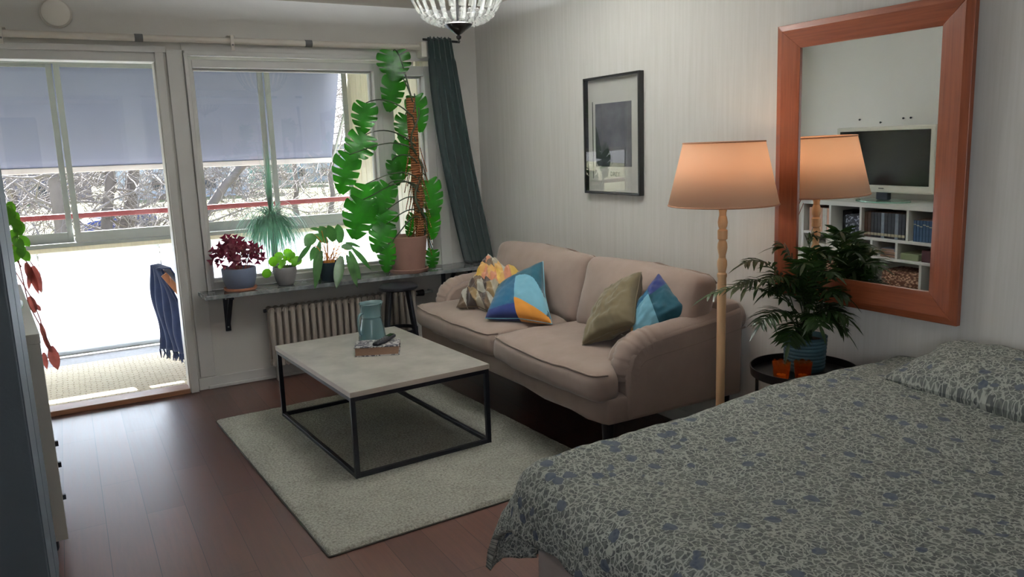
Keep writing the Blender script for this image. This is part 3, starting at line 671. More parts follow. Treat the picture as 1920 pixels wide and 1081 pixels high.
M['book_grey'] = noisy('grey_bookcloth', rgb(120, 128, 140), .4, .1, 30); M['book_brown'] = noisy('brown_bookcloth', rgb(70, 46, 36), .6, .1, 30)
M['book_white'] = noisy('white_binder', rgb(210, 206, 200), .5, .05, 30); M['book_peach'] = noisy('peach_binder', rgb(214, 170, 148), .5, .05, 30)
M['maroon'] = noisy('maroon_board', rgb(70, 36, 40), .5, .1, 10); M['sage'] = noisy('sage_board', rgb(136, 146, 112), .6, .06, 10)
y = 3.60; k = 0
while y < 3.94:
    book('book', y, .026, .636, .175, .14, 'book_blue', 'blue cloth book in the uniform set below the television\'s right end', 'book', 'blue set on the top shelf', [(.125+.008*(k % 3), .006)]); y += .0285; k += 1
seq = ['book_brown', 'book_brown', 'book_black', 'book_black', 'book_black', 'book_grey', 'book_black', 'book_black', 'book_black', 'book_grey', 'book_black', 'book_black']
y = 4.41
for k, mt in enumerate(seq):
    th_ = .034; y -= th_
    nm = {'book_brown': 'brown-spined tall book with pale foot label, left end of the dark set', 'book_black': 'black-spined tall book with pale foot label in the dark set', 'book_grey': 'silvery tall book with pale foot label in the dark set'}[mt]
    book('book', y+th_/2, th_-.003, .636, .215, .19, mt, nm, 'book', 'dark set on the top shelf: '+mt[5:], [(.03, .022)])
for k in range(5): book('binder', 4.80+.052*k, .048, .636, .22, .2, 'book_peach' if k % 2 == 0 else 'book_white', ('peach' if k % 2 == 0 else 'white')+' upright binder on the top shelf behind the lamp\'s reflection', 'binder', 'binders: '+('peach' if k % 2 == 0 else 'white'))
bx = thing('storage_box', 'black box with white floral print on the top bookcase shelf', 'box', (-.28, 4.55, .636))
M['floral_box'] = blotch('floral_print', rgb(40, 42, 54), rgb(160, 164, 180), 38, .55)
MB().box((-.27, 4.53, .716), (.2, .16, .16)).build('box_body', 'floral_box', bx, bevel=.004); MB().box((-.27, 4.53, .803), (.206, .166, .016)).build('box_lid', 'floral_box', bx, bevel=.003)
tag(MB().box((-.34, 4.68, .735), (.14, .11, .198)).build('magazine_file', 'book_black', bevel=.004), 'plain black upright magazine file beside the floral print box', 'file box')
for k, (y, z) in enumerate([(4.74, .476), (4.74, .528), (4.95, .476)]):
    o = thing('carton', ['flat white carton at the bottom of the middle shelf pair', 'flat white carton lying on another carton', 'flat white carton alone at the far end of the middle shelf'][k], 'carton', (-.3, y, z), None)
    MB().box((-.3, y, z+.024), (.24, .2, .048)).build('carton_body', 'white_plastic', o, bevel=.003); MB().box((-.3, y, z+.036), (.244, .204, .022)).build('carton_lid', 'white_plastic', o, bevel=.003)
for k, z in enumerate((.476, .503, .527)):
    o = thing('book', ['black book at the bottom of the short stack on the middle shelf', 'tan book in the middle of the short stack', 'grey book on top of the short stack'][k], 'book', (-.27, 4.17, z))
    MB().box((-.27, 4.17, z+.012), (.18, .15-.01*k, .0235)).build('cover', ['book_black', 'book_peach', 'book_grey'][k], o, bevel=.002); MB().box((-.268, 4.17, z+.012), (.178, .144-.01*k, .017)).build('pages', 'paper', o)
o = thing('magazine', 'white magazine lying flat in the middle shelf bay above the toys', 'magazine', (-.27, 4.43, .476)); MB().box((-.27, 4.43, .484), (.24, .19, .014)).build('cover', 'book_white', o); MB().box((-.268, 4.43, .484), (.238, .186, .01)).build('pages', 'paper', o)
o = thing('document_box', 'maroon document box with small metal label on the middle shelf', 'box', (-.26, 3.7, .476)); MB().box((-.26, 3.71, .525), (.2, .25, .098)).build('box_body', 'maroon', o, bevel=.004); MB().box((-.158, 3.70, .53), (.004, .04, .03)).build('label_holder', 'rod_grey', o)
tag(MB().box((-.27, 3.945, .504), (.22, .17, .055)).build('folder_box', 'sage', bevel=.004), 'low sage-green folder box beside the maroon document box', 'box')
def wicker(name):
    t_ = NT(name).set(None, .9, 0, .1); co = t_.coord('Object', (1, 1, 1.6)); vo = t_.n('TexVoronoi', Scale=42.0); t_.l(co, vo.inputs['Vector'])
    t_.l(t_.ramp(vo.outputs['Distance'], [(.15, rgb(200, 164, 140)), (.6, rgb(88, 58, 44))]), t_.b.inputs['Base Color']); t_.bump(vo.outputs['Distance'], -.5, .01); return t_.m
M['wicker'] = wicker('wicker_weave')
for y, wd, lb in ((4.05, .38, 'brown wicker basket on the bottom shelf under the short stack'), (4.89, .36, 'brown wicker basket at the far end of the bottom shelf')):
    o = thing('basket', lb, 'basket', (-.31, y, .09)); MB().puff((-.31, y, .23), (.26, wd, .28), .04, (.01, .02, 0), n=8).build('basket_body', 'wicker', o, smooth=60)
    MB().tube([(-.18, y-.05, .33), (-.17, y-.03, .35), (-.17, y+.03, .35), (-.18, y+.05, .33)], .008, 6).build('handle', 'wicker', o)
for k in range(5):
    o = thing('ornament', 'small %s ornament jar on the bottom shelf behind the palm\'s reflection' % ['white', 'slate', 'silvery', 'cream', 'black'][k], 'ornament', (-.22, 4.32+.07*k, .09))
    MB().lathe([(.026, 0), (.03, .02), (.03, .12+.03*(k % 3)), (.018, .15+.03*(k % 3)), (.018, .17+.03*(k % 3)), (0, .175+.03*(k % 3))], (-.22, 4.32+.07*k, .09), 16).build('jar', ['white_plastic', 'pot_blue', 'alu', 'book_band', 'book_black'][k], o, smooth=40)
    MB().lathe([(.021, .17+.03*(k % 3)), (.021, .19+.03*(k % 3)), (0, .195+.03*(k % 3))], (-.22, 4.32+.07*k, .09), 16).build('lid', 'rod_grey', o, smooth=40)
book('binder', 3.62, .07, .09, .29, .24, 'book_black', 'thick black binder on the bottom shelf at the cupboard end', 'binder', None, [(.08, .05)])
book('binder', 3.70, .07, .09, .29, .24, 'book_blue', 'thick blue binder on the bottom shelf beside the black one', 'binder', None, [(.08, .05)])
# television
tv = thing('television', 'white-framed flat television with black screen standing on the bookcase', 'television', (-.30, 4.33, .93))
MB().box((-.30, 4.33, 1.29), (.06, .99, .56)).build('cabinet', 'tv_white', tv, bevel=.012)
MB().box((-.268, 4.33, 1.305), (.006, .90, .46)).build('screen', 'tv_black', tv)
MB().box((-.30, 4.33, .98), (.05, .12, .07)).build('stand_neck', 'bracket', tv, bevel=.01)
mb = MB().lathe([(0, .001), (.13, .001), (.13, .013), (0, .013)], (0, 0, 0), 36); mb.v = [(p[0]-.29, p[1]*2+4.33, p[2]+.93) for p in mb.v]; mb.build('stand_base', 'tv_glass', tv, smooth=40)

MB().box((-.266, 4.33, 1.047), (.004, .05, .008)).build('badge', 'rod_grey', tv)
GX = None
for k, (u, v_) in enumerate([(1614, 221), (1653, 226), (1696, 218), (1710, 217)]):
    d = ray(u, v_); P = EYE + d*(2.89/d.x); tt = (2.89-XL)/d.x; q = P + Vector((-d.x, d.y, d.z))*tt
    n = MB().lathe([(0, 0), (.004, 0), (.004, .012), (.009, .014), (.009, .018), (0, .02)], (0, 0, 0), 10); n.v = [(XL+p[2], q.y+p[0], q.z-.11+p[1]) for p in n.v]
    tag(n.build('wall_screw', 'bracket', smooth=40, origin=(XL, q.y, q.z-.11)), ['lone screw head farthest left above the television', 'lower screw head in the left wall above the television', 'screw head, left one of a close pair above the television', 'screw head, right one of a close pair above the television'][k], 'screw')
# ================================================================== CURTAIN RAIL, CURTAIN
cr = thing('curtain_rail', 'white curtain pole with grey clips running above door and window', 'curtain rail', (1.0, YW-.07, 2.34))
yr = YW-.07
MB().tube([(-.6, yr, 2.338), (2.44, yr, 2.338)], .021, 14).build('pole', 'rod', cr, smooth=40)
for x in (.53, 1.60): MB().tube([(x-.024, yr, 2.338), (x+.024, yr, 2.338)], .024, 14).build('clip', 'rod_grey', cr, smooth=40)
for x in (1.09, -.2):
    bb = MB().box((x, YW-.035, 2.372), (.05, .07, .006)).box((x, YW-.09, 2.325), (.022, .012, .10)).build('bracket', 'rod', cr, bevel=.002)
    MB().tube([(x, YW-.098, 2.31), (x, YW-.094, 2.31)], .006, 8).build('screw', 'rod_grey', bb)
MB().box((2.45, YW-.06, 2.32), (.045, .11, .11)).build('end_cap', 'white_plastic', cr, bevel=.006)
MB().tube([(2.44, YW-.12, 2.39), (2.74, YW-.12, 2.38)], .009, 8).build('end_rod', 'blk_metal', cr, smooth=40)
def curt(u, v):                                   # u across, v down; swept to the right and lying on the sill
    xl = 2.475 + .0*v + .235*v**1.9; xr_ = 2.665 + .255*v**1.05
    x = xl+(xr_-xl)*u
    amp = .022+.018*v
    yb = YW-.13 - .02*v
    yy = yb + amp*math.sin(u*math.pi*9+1.4*v) + .012*math.sin(u*23+v*7)
    z = 2.40 - (2.40-.70)*v
    if v < .1: yy = yb + amp*.6*math.sin(u*math.pi*9+1.4*v)
    return Vector((x, yy, z + .008*math.sin(u*28)*(1-v)))
cu = thing('curtain', 'long dark green curtain swept aside at the right end of the window', 'curtain', (2.6, YW-.12, 2.4))
MB().grid(curt, 120, 60).build('curtain_cloth', 'curtain', cu, smooth=180, solid=.006)
for k in range(6): MB().tube([(2.50+.03*k, YW-.12, 2.385), (2.50+.03*k, YW-.105, 2.40), (2.50+.03*k, YW-.12, 2.412), (2.50+.03*k, YW-.135, 2.4)], .003, 6).build('curtain_hook', 'blk_metal', cu)
# ================================================================== SILL SHELF, RADIATOR, STOOL
s = MB(); vs = [(.725, YW), (.738, 5.40), (2.91, 5.335), (2.925, YW)]
s.add([(x, y, .662) for x, y in vs]+[(x, y, .69) for x, y in vs], [(3, 2, 1, 0), (4, 5, 6, 7)]+[(i, (i+1) % 4, (i+1) % 4+4, i+4) for i in range(4)])
sh = s.build('stone_slab', 'marble', bevel=.003)
tag(sh, 'grey marble shelf running under the window with plants on it', 'window shelf')
for x, lb in ((.9, 'left iron shelf bracket under the purple plant'), (2.56, 'middle iron shelf bracket right of the black stool'), (2.80, 'right iron shelf bracket behind the sofa')):
    o = thing('shelf_bracket', lb, 'bracket', (x, YW, .66), None)
    MB().box((x, YW-.007, .525), (.036, .014, .27)).build('wall_plate', 'bracket', o, bevel=.003)
    MB().box((x, YW-.12, .653), (.036, .24, .014)).build('top_plate', 'bracket', o, bevel=.003)
    MB().bar((x, YW-.01, .43), (x, YW-.21, .646), .03, .014).build('brace', 'bracket', o, bevel=.003)
    for z in (.42, .62): MB().tube([(x, YW-.014, z), (x, YW-.018, z)], .006, 8).build('screw', 'alu', o)
ra = thing('radiator', 'old cream column radiator under the marble window shelf', 'radiator', (1.75, YW-.08, 0))
for k in range(23):
    x = 1.175+.0485*k; sct = MB()
    for y in (YW-.135, YW-.055):
        sct.tube([(x, y, .12), (x, y, .14), (x, y, .50), (x, y, .53)], [.012, .018, .018, .012], 10)
    for z in (.135, .515):
        sct.tube([(x, YW-.14, z), (x, YW-.05, z)], .024, 10)
        sct.tube([(x-.025, YW-.095, z), (x+.025, YW-.095, z)], .02, 10)
    sct.build('section', 'radiator', ra, smooth=60)
for x in (1.2, 2.2): MB().box((x, YW-.09, .06), (.03, .06, .12)).build('foot', 'radiator', ra, bevel=.004)
MB().tube([(1.13, YW-.095, .515), (1.15, YW-.095, .515)], .012, 8).build('air_valve', 'bracket', ra)
vv = MB().tube([(2.25, YW-.095, .50), (2.42, YW-.095, .50), (2.42, YW-.02, .50)], .011, 8).build('pipe', 'alu', ra, smooth=60)
MB().tube([(2.29, YW-.095, .50), (2.345, YW-.095, .50)], [.022, .026], 12).build('valve_knob', 'black_wood', vv, smooth=40)
st = thing('stool', 'black wooden stool with splayed legs in front of the radiator', 'stool', (2.02, 5.22, 0))
MB().lathe([(0, .61), (.125, .61), (.14, .618), (.14, .634), (.125, .645), (0, .648)], (2.02, 5.235, 0), 28).build('seat', 'black_wood', st, smooth=40)
for a in (.5, 2.07, 3.64, 5.21):
    c, s_ = math.cos(a), math.sin(a)
    MB().bar((2.02+.09*c, 5.235+.09*s_, .612), (2.02+.20*c, 5.235+.17*s_, 0), .045, .022).build('leg', 'black_wood', st, bevel=.005)
MB().lathe([(.115, .3), (.125, .3), (.125, .325), (.115, .325)], (2.02, 5.235, 0), 24, closed=True).build('foot_ring', 'black_wood', st)
# ================================================================== RUG, COFFEE TABLE AND WHAT LIES ON IT
rc, rrot = Vector((1.4246, 3.9229, 0)), .0524
RR = Matrix.Rotation(rrot, 3, 'Z')
rg = thing('rug', 'grey-green wool rug with cut pile under the coffee table', 'rug', rc)
def rugp(u, v):
    x, y = (u-.5)*1.442, (v-.5)*1.981
    e = min(u, 1-u)*1.442; e2 = min(v, 1-v)*1.981; e = min(e, e2)
    z = .003+.018*min(1, e/.02)**.5
    n = mnoise.noise(Vector((x*60, y*60, 3)))*.0022 + mnoise.noise(Vector((x*9, y*14, 1)))*.0022 + .0015*math.sin(y*9+x*2)*mnoise.noise(Vector((x*2, y*2, 5)))
    jx = .004*mnoise.noise(Vector((y*11, u*3, 7))) if (u in (0, 1)) else 0
    jy = .004*mnoise.noise(Vector((x*11, v*3, 9))) if (v in (0, 1)) else 0
    return RR @ Vector((x+jx, y+jy, z+(n if e > .005 else 0))) + rc
MB().grid(rugp, 220, 300).build('pile', 'rug', rg, smooth=180)
mb = MB()
for q in range(4):
    a = [(-.721, -.9905), (.721, -.9905), (.721, .9905), (-.721, .9905)]
    p0, p1 = a[q], a[(q+1) % 4]; mb.tube([RR @ Vector((p0[0], p0[1], .004)) + rc, RR @ Vector((p1[0], p1[1], .004)) + rc], .004, 6)
mb.build('binding', 'rug_edge', rg)
tc_, trt = Vector((1.4346, 4.1354, 0)), .0636
TR = Matrix.Rotation(trt, 3, 'Z')
TWD, TDP, TZ, RB = .783, 1.18, .46, .021
tb = thing('coffee_table', 'square coffee table with concrete-look top on black metal frame', 'table', tc_+Vector((0, 0, RB)))
def tl(x, y, z): return TR @ Vector((x, y, z)) + tc_
MB().box(tl(0, 0, TZ-.013), (TWD, TDP, .026), M3=TR).build('tabletop', 'concrete', tb, bevel=.0015)
eg = MB()
for s_ in (-1, 1): eg.box(tl(s_*(TWD/2+.0006), 0, TZ-.013), (.0012, TDP, .025), M3=TR); eg.box(tl(0, s_*(TDP/2+.0006), TZ-.013), (TWD, .0012, .025), M3=TR)
eg.build('edge_band', 'edge_pale', tb)
hx, hy = TWD/2-.014, TDP/2-.014
for sx, sy in ((-1, -1), (1, -1), (1, 1), (-1, 1)):
    MB().bar(tl(sx*hx, sy*hy, RB), tl(sx*hx, sy*hy, TZ-.026), .024).build('leg', 'blk_metal', tb, bevel=.002)
for z, nm in ((RB+.011, 'bottom_rail'), (TZ-.038, 'top_rail')):
    for s_ in (-1, 1):
        MB().bar(tl(-hx, s_*hy, z), tl(hx, s_*hy, z), .022).build(nm, 'blk_metal', tb, bevel=.002)
        MB().bar(tl(s_*hx, -hy, z), tl(s_*hx, hy, z), .022).build(nm, 'blk_metal', tb, bevel=.002)
BR = Matrix.Rotation(-.42, 3, 'Z'); bc0 = Vector((1.462, 4.17, TZ))
def bl(x, y, z): return BR @ Vector((x, y, z)) + bc0
bk = thing('book', 'thick book with black and white marbled cover lying on the coffee table', 'book', bc0)
MB().box(bl(0, 0, .003), (.25, .165, .006), M3=BR).box(bl(0, 0, .052), (.25, .165, .006), M3=BR).box(bl(0, .081, .0275), (.25, .004, .05), M3=BR).build('cover', 'marbled_cover', bk, bevel=.001)
MB().box(bl(0, -.002, .0275), (.238, .155, .043), M3=BR).build('pages', 'paper', bk)
rm0 = bl(.04, .01, .057); RM = Matrix.Rotation(.62, 3, 'Z') @ Matrix.Rotation(-.07, 3, 'Y')
rmt = thing('remote_control', 'slim black remote control lying diagonally on the marbled book', 'remote control', rm0)
MB().puff(RM @ Vector((0, 0, .012)) + rm0, (.19, .042, .02), .009, (0, 0, .002), R=RM, n=8).build('remote_body', 'blk_metal', rmt, smooth=60)
for i in range(4):
    for j in range(2): MB().box(RM @ Vector((-.05+.022*i, -.008+.016*j, .0245)) + rm0, (.01, .008, .003), M3=RM).build('button', 'rod_grey', rmt)
MB().box(RM @ Vector((.06, 0, .024)) + rm0, (.05, .03, .002), M3=RM).build('display', 'tv_black', rmt)
jc = Vector((1.525, 4.43, TZ))
jg = thing('jug', 'teal glass jug with a handle standing behind the book', 'jug', jc)
jp = [(0, .001), (.078, .001), (.084, .01), (.083, .03), (.072, .10), (.062, .145), (.060, .155), (.063, .158), (.061, .162), (.062, .20), (.068, .235), (.071, .238), (.068, .241), (.063, .236), (.056, .20), (.055, .16), (.056, .145), (.066, .10), (.077, .03), (.074, .012), (0, .012)]
mb = MB().lathe(jp, jc, 40)
lip = Vector((math.cos(.6), math.sin(.6), 0))
mb.v = [tuple(Vector(p) + lip*max(0, ((Vector(p)-jc).dot(lip)-.03))*max(0, (p[2]-jc.z-.19)/.05)*.5) for p in mb.v]
mb.build('jug_body', 'jug', jg, smooth=60)
hd = Vector((math.cos(3.55), math.sin(3.55), 0))
MB().tube([jc+hd*.058+Vector((0, 0, .185)), jc+hd*.085+Vector((0, 0, .19)), jc+hd*.105+Vector((0, 0, .165)), jc+hd*.108+Vector((0, 0, .12)), jc+hd*.098+Vector((0, 0, .07)), jc+hd*.08+Vector((0, 0, .055))], [.008, .0095, .0095, .009, .008, .007], 10).build('handle', 'jug', jg, smooth=180, sub=1)
# ================================================================== SOFA
SY0, SY1 = 2.765, 4.875
so = thing('sofa', 'taupe fabric two-cushion sofa standing against the right wall', 'sofa', (2.45, 3.82, 0))
MB().puff((2.465, (SY0+SY1)/2, .375), (.87, SY1-SY0-.016, .135), .025, (0, 0, 0), n=12, fn=lambda p, t: p+Vector((.012*math.sin(t.y*17)*(t.x < -.9), 0, .004*math.sin(t.y*5+1)*(t.z < -.9)))).build('base', 'sofa', so, smooth=180, weld=True)
for x in (2.10, 2.84):
    for y in (SY0+.08, SY1-.08): MB().tube([(x, y, 0), (x, y, .31)], [.018, .03], 12).build('leg', 'black_wood', so, smooth=40)
MB().puff((2.82, (SY0+SY1)/2, .60), (.17, SY1-SY0-.02, .40), .05, (.01, 0, 0), n=10).build('back_frame', 'sofa', so, smooth=180, weld=True)
def crumple(seed, a=.008, f=6):
    return lambda p, t: p + Vector((1, .4, .8))*a*(mnoise.noise(Vector((p.x*f+seed, p.y*f, p.z*f)))+.5*mnoise.noise(Vector((p.x*f*2.3, p.y*f*2.3+seed, p.z*f*2.3))))
def pipe(parent, pts, r=.005): MB().tube(pts, r, 6).build('piping', 'sofa_pipe', parent, smooth=180)
for k, (y0, y1) in enumerate(((2.765, 3.785), (3.80, 4.885))):
    ym = (y0+y1)/2; hy_ = (y1-y0)/2
    cr_ = crumple(3+k*5, .007)
    def seatfn(p, t, cr_=cr_, lim=(2.93-ym if k == 0 else 4.735-ym)):
        p = p.copy()
        if t.x < -.2: p.x -= .045*(1-t.y**2)*(-t.x-.2)          # rounded front
        if lim is not None and p.x > -.20:
            q_ = min(1, (p.x+.20)/.07); q_ = q_*q_*(3-2*q_); p.y = p.y*(1-q_) + (max(p.y, lim) if lim < 0 else min(p.y, lim))*q_
        p.z += .018*(1-t.y**2)*(1-t.x**2)*(1 if t.z > 0 else 0)
        if t.x < -.5: p.z -= .02*(-t.x-.5)*(1 if t.z > 0 else .6)
        return cr_(p, t)
    sc_ = MB().puff((2.31, ym, .497), (.64, y1-y0-.006, .145), .05, (.0, .0, .012), n=18, fn=seatfn).build('seat_cushion', 'sofa', so, smooth=180, weld=True)
    pts = []; hh_ = Vector((.32, (y1-y0-.006)/2, .0725))
    for i in range(41):
        t = i/40*2-1; e_ = max(0, abs(t)-.93)/.07
        p = Vector((-hh_.x+.012+.05*e_**2, hh_.y*t*(1-.012*abs(t)), hh_.z-.012)); q = Vector([p[k]/hh_[k] for k in range(3)]); q.x = max(-1, q.x); q.z = 1
        pts.append(seatfn(p, q)+Vector((2.31, ym, .497)))
    pipe(sc_, pts, .005)
for k, (y0, y1) in enumerate(((2.79, 3.735), (3.735, 4.80))):
    ym = (y0+y1)/2; Rb = Matrix.Rotation(.27, 3, 'Y')
    cr_ = crumple(11+k*7, .012, 5)
    bcs = MB().puff((2.635, ym, .735), (.17, y1-y0-.012, .415), .06, (.055, .0, .022), R=Rb, n=18, fn=cr_).build('back_cushion', 'sofa', so, smooth=180, weld=True)
    pts = []
    for i in range(29):
        t = i/28*2-1; q = Vector((.055, (y1-y0)/2*t*.965, .2075+.02*(1-t*t)-.03*max(0, abs(t)-.88)/.12)); pts.append(Rb @ cr_(q, q) + Vector((2.635, ym, .735)))
    pipe(bcs, pts, .005)
for s_, y0, y1 in ((-1, 2.765, 2.935), (1, 4.73, 4.89)):
    ym = (y0+y1)/2; out = y0 if s_ < 0 else y1
    prof = [(2.16, .315), (2.155, .55), (2.18, .625), (2.23, .668), (2.31, .692), (2.46, .71), (2.70, .735), (2.885, .765), (2.885, .315)]
    mb = MB(); n = len(prof); ya, yb_ = (y0-.003, y1+.003)
    mb.add([(x, ya, z) for x, z in prof]+[(x, yb_, z) for x, z in prof], [tuple(range(n)), tuple(range(2*n-1, n-1, -1))]+[(i, i+n, (i+1) % n+n, (i+1) % n) for i in range(n)])
    ar = mb.build('arm', 'sofa', so, bevel=.02, smooth=50)
    path = [(2.205, .50), (2.205, .56), (2.222, .615), (2.262, .645), (2.33, .658), (2.46, .668), (2.70, .692), (2.90, .715)]
    def rolfn(i): return path[i]
    fine = []
    for i in range(len(path)-1):
        for q in range(6): t = q/6; fine.append((path[i][0]*(1-t)+path[i+1][0]*t, path[i][1]*(1-t)+path[i+1][1]*t))
    fine.append(path[-1])
    rad = [.073 + .0035*math.sin(i*2.1)*(1 if i < 26 else .25) for i in range(len(fine))]
    rad[0] = .066
    rl = MB().tube([(x, ym-.004*s_*-1+(out-ym)*.14, z) for x, z in fine], rad, 20)
    rl.build('arm_roll', 'sofa', ar, smooth=180)
    pp = [(x+.06*(1 if i < 14 else 0)*max(0, 1-i/14), out, z-.055) for i, (x, z) in enumerate(fine) if i > 12]
    MB().tube(pp, .004, 6).build('piping', 'sofa_pipe', ar, smooth=180)
# ---- scatter cushions
def cushion(name, cor, th, mats, mif, label, n=84, pinch=.09, seed=1, wr=.012):
    """cor: bottom left, bottom right, top right, top left corner points"""
    cor = [Vector(p) for p in cor]; c = sum(cor, Vector())/4; nn = (cor[1]-cor[0]+cor[2]-cor[3]).cross(cor[3]-cor[0]+cor[2]-cor[1]).normalized()
    o = thing(name, label, 'cushion', c)
    def surf(sg):
        def f(a, b):
            u, v = 2*a-1, 2*b-1
            e = max(0, (1-u*u)*(1-v*v)); t_ = th/2*e**.38
            k = 1-pinch*(1-abs(u))*abs(v)**2*1.2; k2 = 1-pinch*(1-abs(v))*abs(u)**2*1.2
            uu, vv = (u*k2+1)/2, (v*k+1)/2
            base = (cor[0]*(1-uu)+cor[1]*uu)*(1-vv) + (cor[3]*(1-uu)+cor[2]*uu)*vv
            wv = wr*mnoise.noise(Vector((u*2.3+seed, v*2.3, sg)))*e**.3 + wr*.6*mnoise.noise(Vector((u*5+seed, v*5, sg*3)))*e**.2
            return base + nn*(sg*t_ + wv)
        return f
    mb = MB(); mb.grid(surf(1), n, n, mif=mif); mb.grid(surf(-1), n, n, mif=mif)
    mb.build('cushion_cover', mats, o, smooth=180, weld=True)
    rim = [surf(1)(t, 0) for t in [i/20 for i in range(20)]] + [surf(1)(1, i/20) for i in range(20)] + [surf(1)(1-i/20, 1) for i in range(20)] + [surf(1)(0, 1-i/20) for i in range(21)]
    MB().tube(rim, .0032, 5).build('seam', mats[0], o, smooth=180)
    return o
for nm, c_ in (('c_lb', (112, 164, 184)), ('c_dt', (22, 66, 80)), ('c_mb', (26, 76, 104)), ('c_nv', (26, 38, 88)), ('c_or', (212, 142, 62))): M[nm] = fabric('canvas_'+nm[2:], rgb(*c_), 500, .06)
def pat1(a, b):
    u, v = 2*a-1, 2*b-1; circ = u*u+(v+.45)**2 < 1.02
    if u > .02:
        if v < -.38-.5*u: return 4
        return 0 if circ else 1
    if v < -.62+.15*u: return 3
    return 2 if circ else (1 if v > 0 else 3)
CM = ['c_lb', 'c_dt', 'c_mb', 'c_nv', 'c_or']
cushion('cushion', [px(910, 596, z=.60), px(1035, 607, z=.59), px(1018, 490, x=2.50), px(937, 538, x=2.33)], .17, CM, pat1, 'blue and teal patchwork cushion with orange corner, left of the seat join', seed=2, wr=.008)
def pat2(a, b):
    u, v = 2*a-1, 2*b-1
    if v > .45: return 3
    if u > .0: return 1 if v > -.35 or u > .2-.3*v else 0
    if v < -.78: return 4
    return 0 if u*u*1.2+(v+.2)**2 < .75 or v < -.3 else 2
def pat2d(a, b):
    # corner up: u runs along the lower right edge, v towards the top corner
    u, v = 2*a-1, 2*b-1
    if u < -.82: return 4
    if v > .35 and u > .1: return 3
    if u > .05: return 1
    return 0 if (u+.1)**2+(v+.6)**2 < 1.25 else 2
cushion('cushion', [px(1173, 667, x=2.30), px(1304, 580, x=2.62), px(1235, 512, x=2.60), px(1186, 578, x=2.42)], .15, CM, pat2d, 'blue, teal and navy patchwork cushion leaning on the sofa arm by the lamp', seed=6, wr=.012)
cushion('cushion', [px(1092, 646, z=.60), px(1188, 606, x=2.34), px(1202, 510, x=2.50), px(1138, 556, x=2.50)], .17, ['olive'], None, 'plain olive cushion leaning beside the near blue patchwork cushion', seed=9, wr=.016, pinch=.05)
GC = [(96, 80, 64), (160, 152, 134), (60, 50, 46), (206, 164, 100), (196, 136, 108), (124, 104, 74), (182, 180, 168), (214, 178, 90)]
GM = []
for i, c_ in enumerate(GC): M['geo%d' % i] = fabric('geo_cloth_%d' % i, rgb(*c_), 500, .05); GM.append('geo%d' % i)
def patg(a, b):
    p, q = a*4.2+b*1.1, b*4.2
    i, j = int(p), int(q); t = 1 if (p-i)+(q-j) > 1 else 0
    if j in (0, 1): return [0, 6, 2, 5, 1, 2][(i*2+t+j*3) % 6]
    if j in (2,): return [3, 4, 7, 3, 4][(i*2+t) % 5]
    return [6, 4, 0, 7, 1, 3, 2][(i*3+t*2+j) % 7]
cushion('cushion', [px(856, 576, z=.60), px(930, 590, z=.59), px(982, 512, x=2.52), px(916, 476, x=2.45)], .19, GM, patg, 'crumpled cushion with a brown, cream and peach triangle print', seed=14, wr=.05, pinch=.16)
# ================================================================== FLOOR LAMP
LX, LY = 2.583, 2.61
lp = thing('floor_lamp', 'lit floor lamp with pale turned wooden pole and peach cone shade', 'lamp', (LX, LY, 0))
MB().lathe([(0, 0), (.13, 0), (.14, .008), (.138, .02), (.11, .03), (.04, .042), (.022, .06), (0, .06)], (LX, LY, 0), 40).build('lamp_base', 'lamp_wood', lp, smooth=40)
prof = [(.020, .055), (.0205, .93), (.019, .965), (.022, .972), (.022, .985), (.017, .992), (.019, 1.005), (.0225, 1.025), (.0215, 1.045), (.015, 1.06), (.016, 1.064), (.015, 1.068), (.019, 1.085), (.0225, 1.105), (.021, 1.125), (.015, 1.14), (.022, 1.146), (.0225, 1.185), (.015, 1.192), (.020, 1.205), (.0225, 1.222), (.018, 1.245), (.0145, 1.252), (.016, 1.256), (.015, 1.262), (.020, 1.285), (.0215, 1.305), (.017, 1.325), (.012, 1.35), (.012, 1.37), (0, 1.372)]
MB().lathe(prof, (LX, LY, 0), 24).build('pole', 'lamp_wood', lp, smooth=35)
SH0, SH1, R0, R1 = 1.302, 1.578, .243, .178
shd = MB().lathe([(R0, SH0), (R1, SH1)], (LX, LY, 0), 64, closed=False)
shd.f = [f for f in shd.f if len(f) == 4]; shd.mi = [0]*len(shd.f)
sh_ = shd.build('lamp_shade', 'shade', lp, smooth=180, solid=.0015)
for r, z in ((R0, SH0), (R1, SH1)):
    mb = MB(); mb.tube([(LX+r*math.cos(a*math.pi/30), LY+r*math.sin(a*math.pi/30), z) for a in range(61)], .0035, 6, caps=False); mb.build('shade_binding', 'shade_trim', sh_, smooth=180)
mb = MB()
for a in (0, 2.094, 4.188): mb.tube([(LX+.015*math.cos(a), LY+.015*math.sin(a), 1.40), (LX+R1*math.cos(a), LY+R1*math.sin(a), SH1-.004)], .002, 6)
mb.build('shade_carrier', 'brass', lp)
MB().lathe([(.016, 1.365), (.018, 1.37), (.018, 1.405), (0, 1.41)], (LX, LY, 0), 16).build('socket', 'brass', lp, smooth=40)
MB().lathe([(.012, 1.40), (.018, 1.42), (.030, 1.455), (.026, 1.478), (.012, 1.49), (0, 1.492)], (LX, LY, 0), 20).build('bulb', 'bulb', lp, smooth=180)
ld = bpy.data.lights.new('lamp_light', 'POINT'); lo = bpy.data.objects.new('lamp_light', ld); C.objects.link(lo)
ld.energy = .95; ld.color = (1, .74, .52); ld.shadow_soft_size = .035; lo.location = (LX, LY, 1.515)
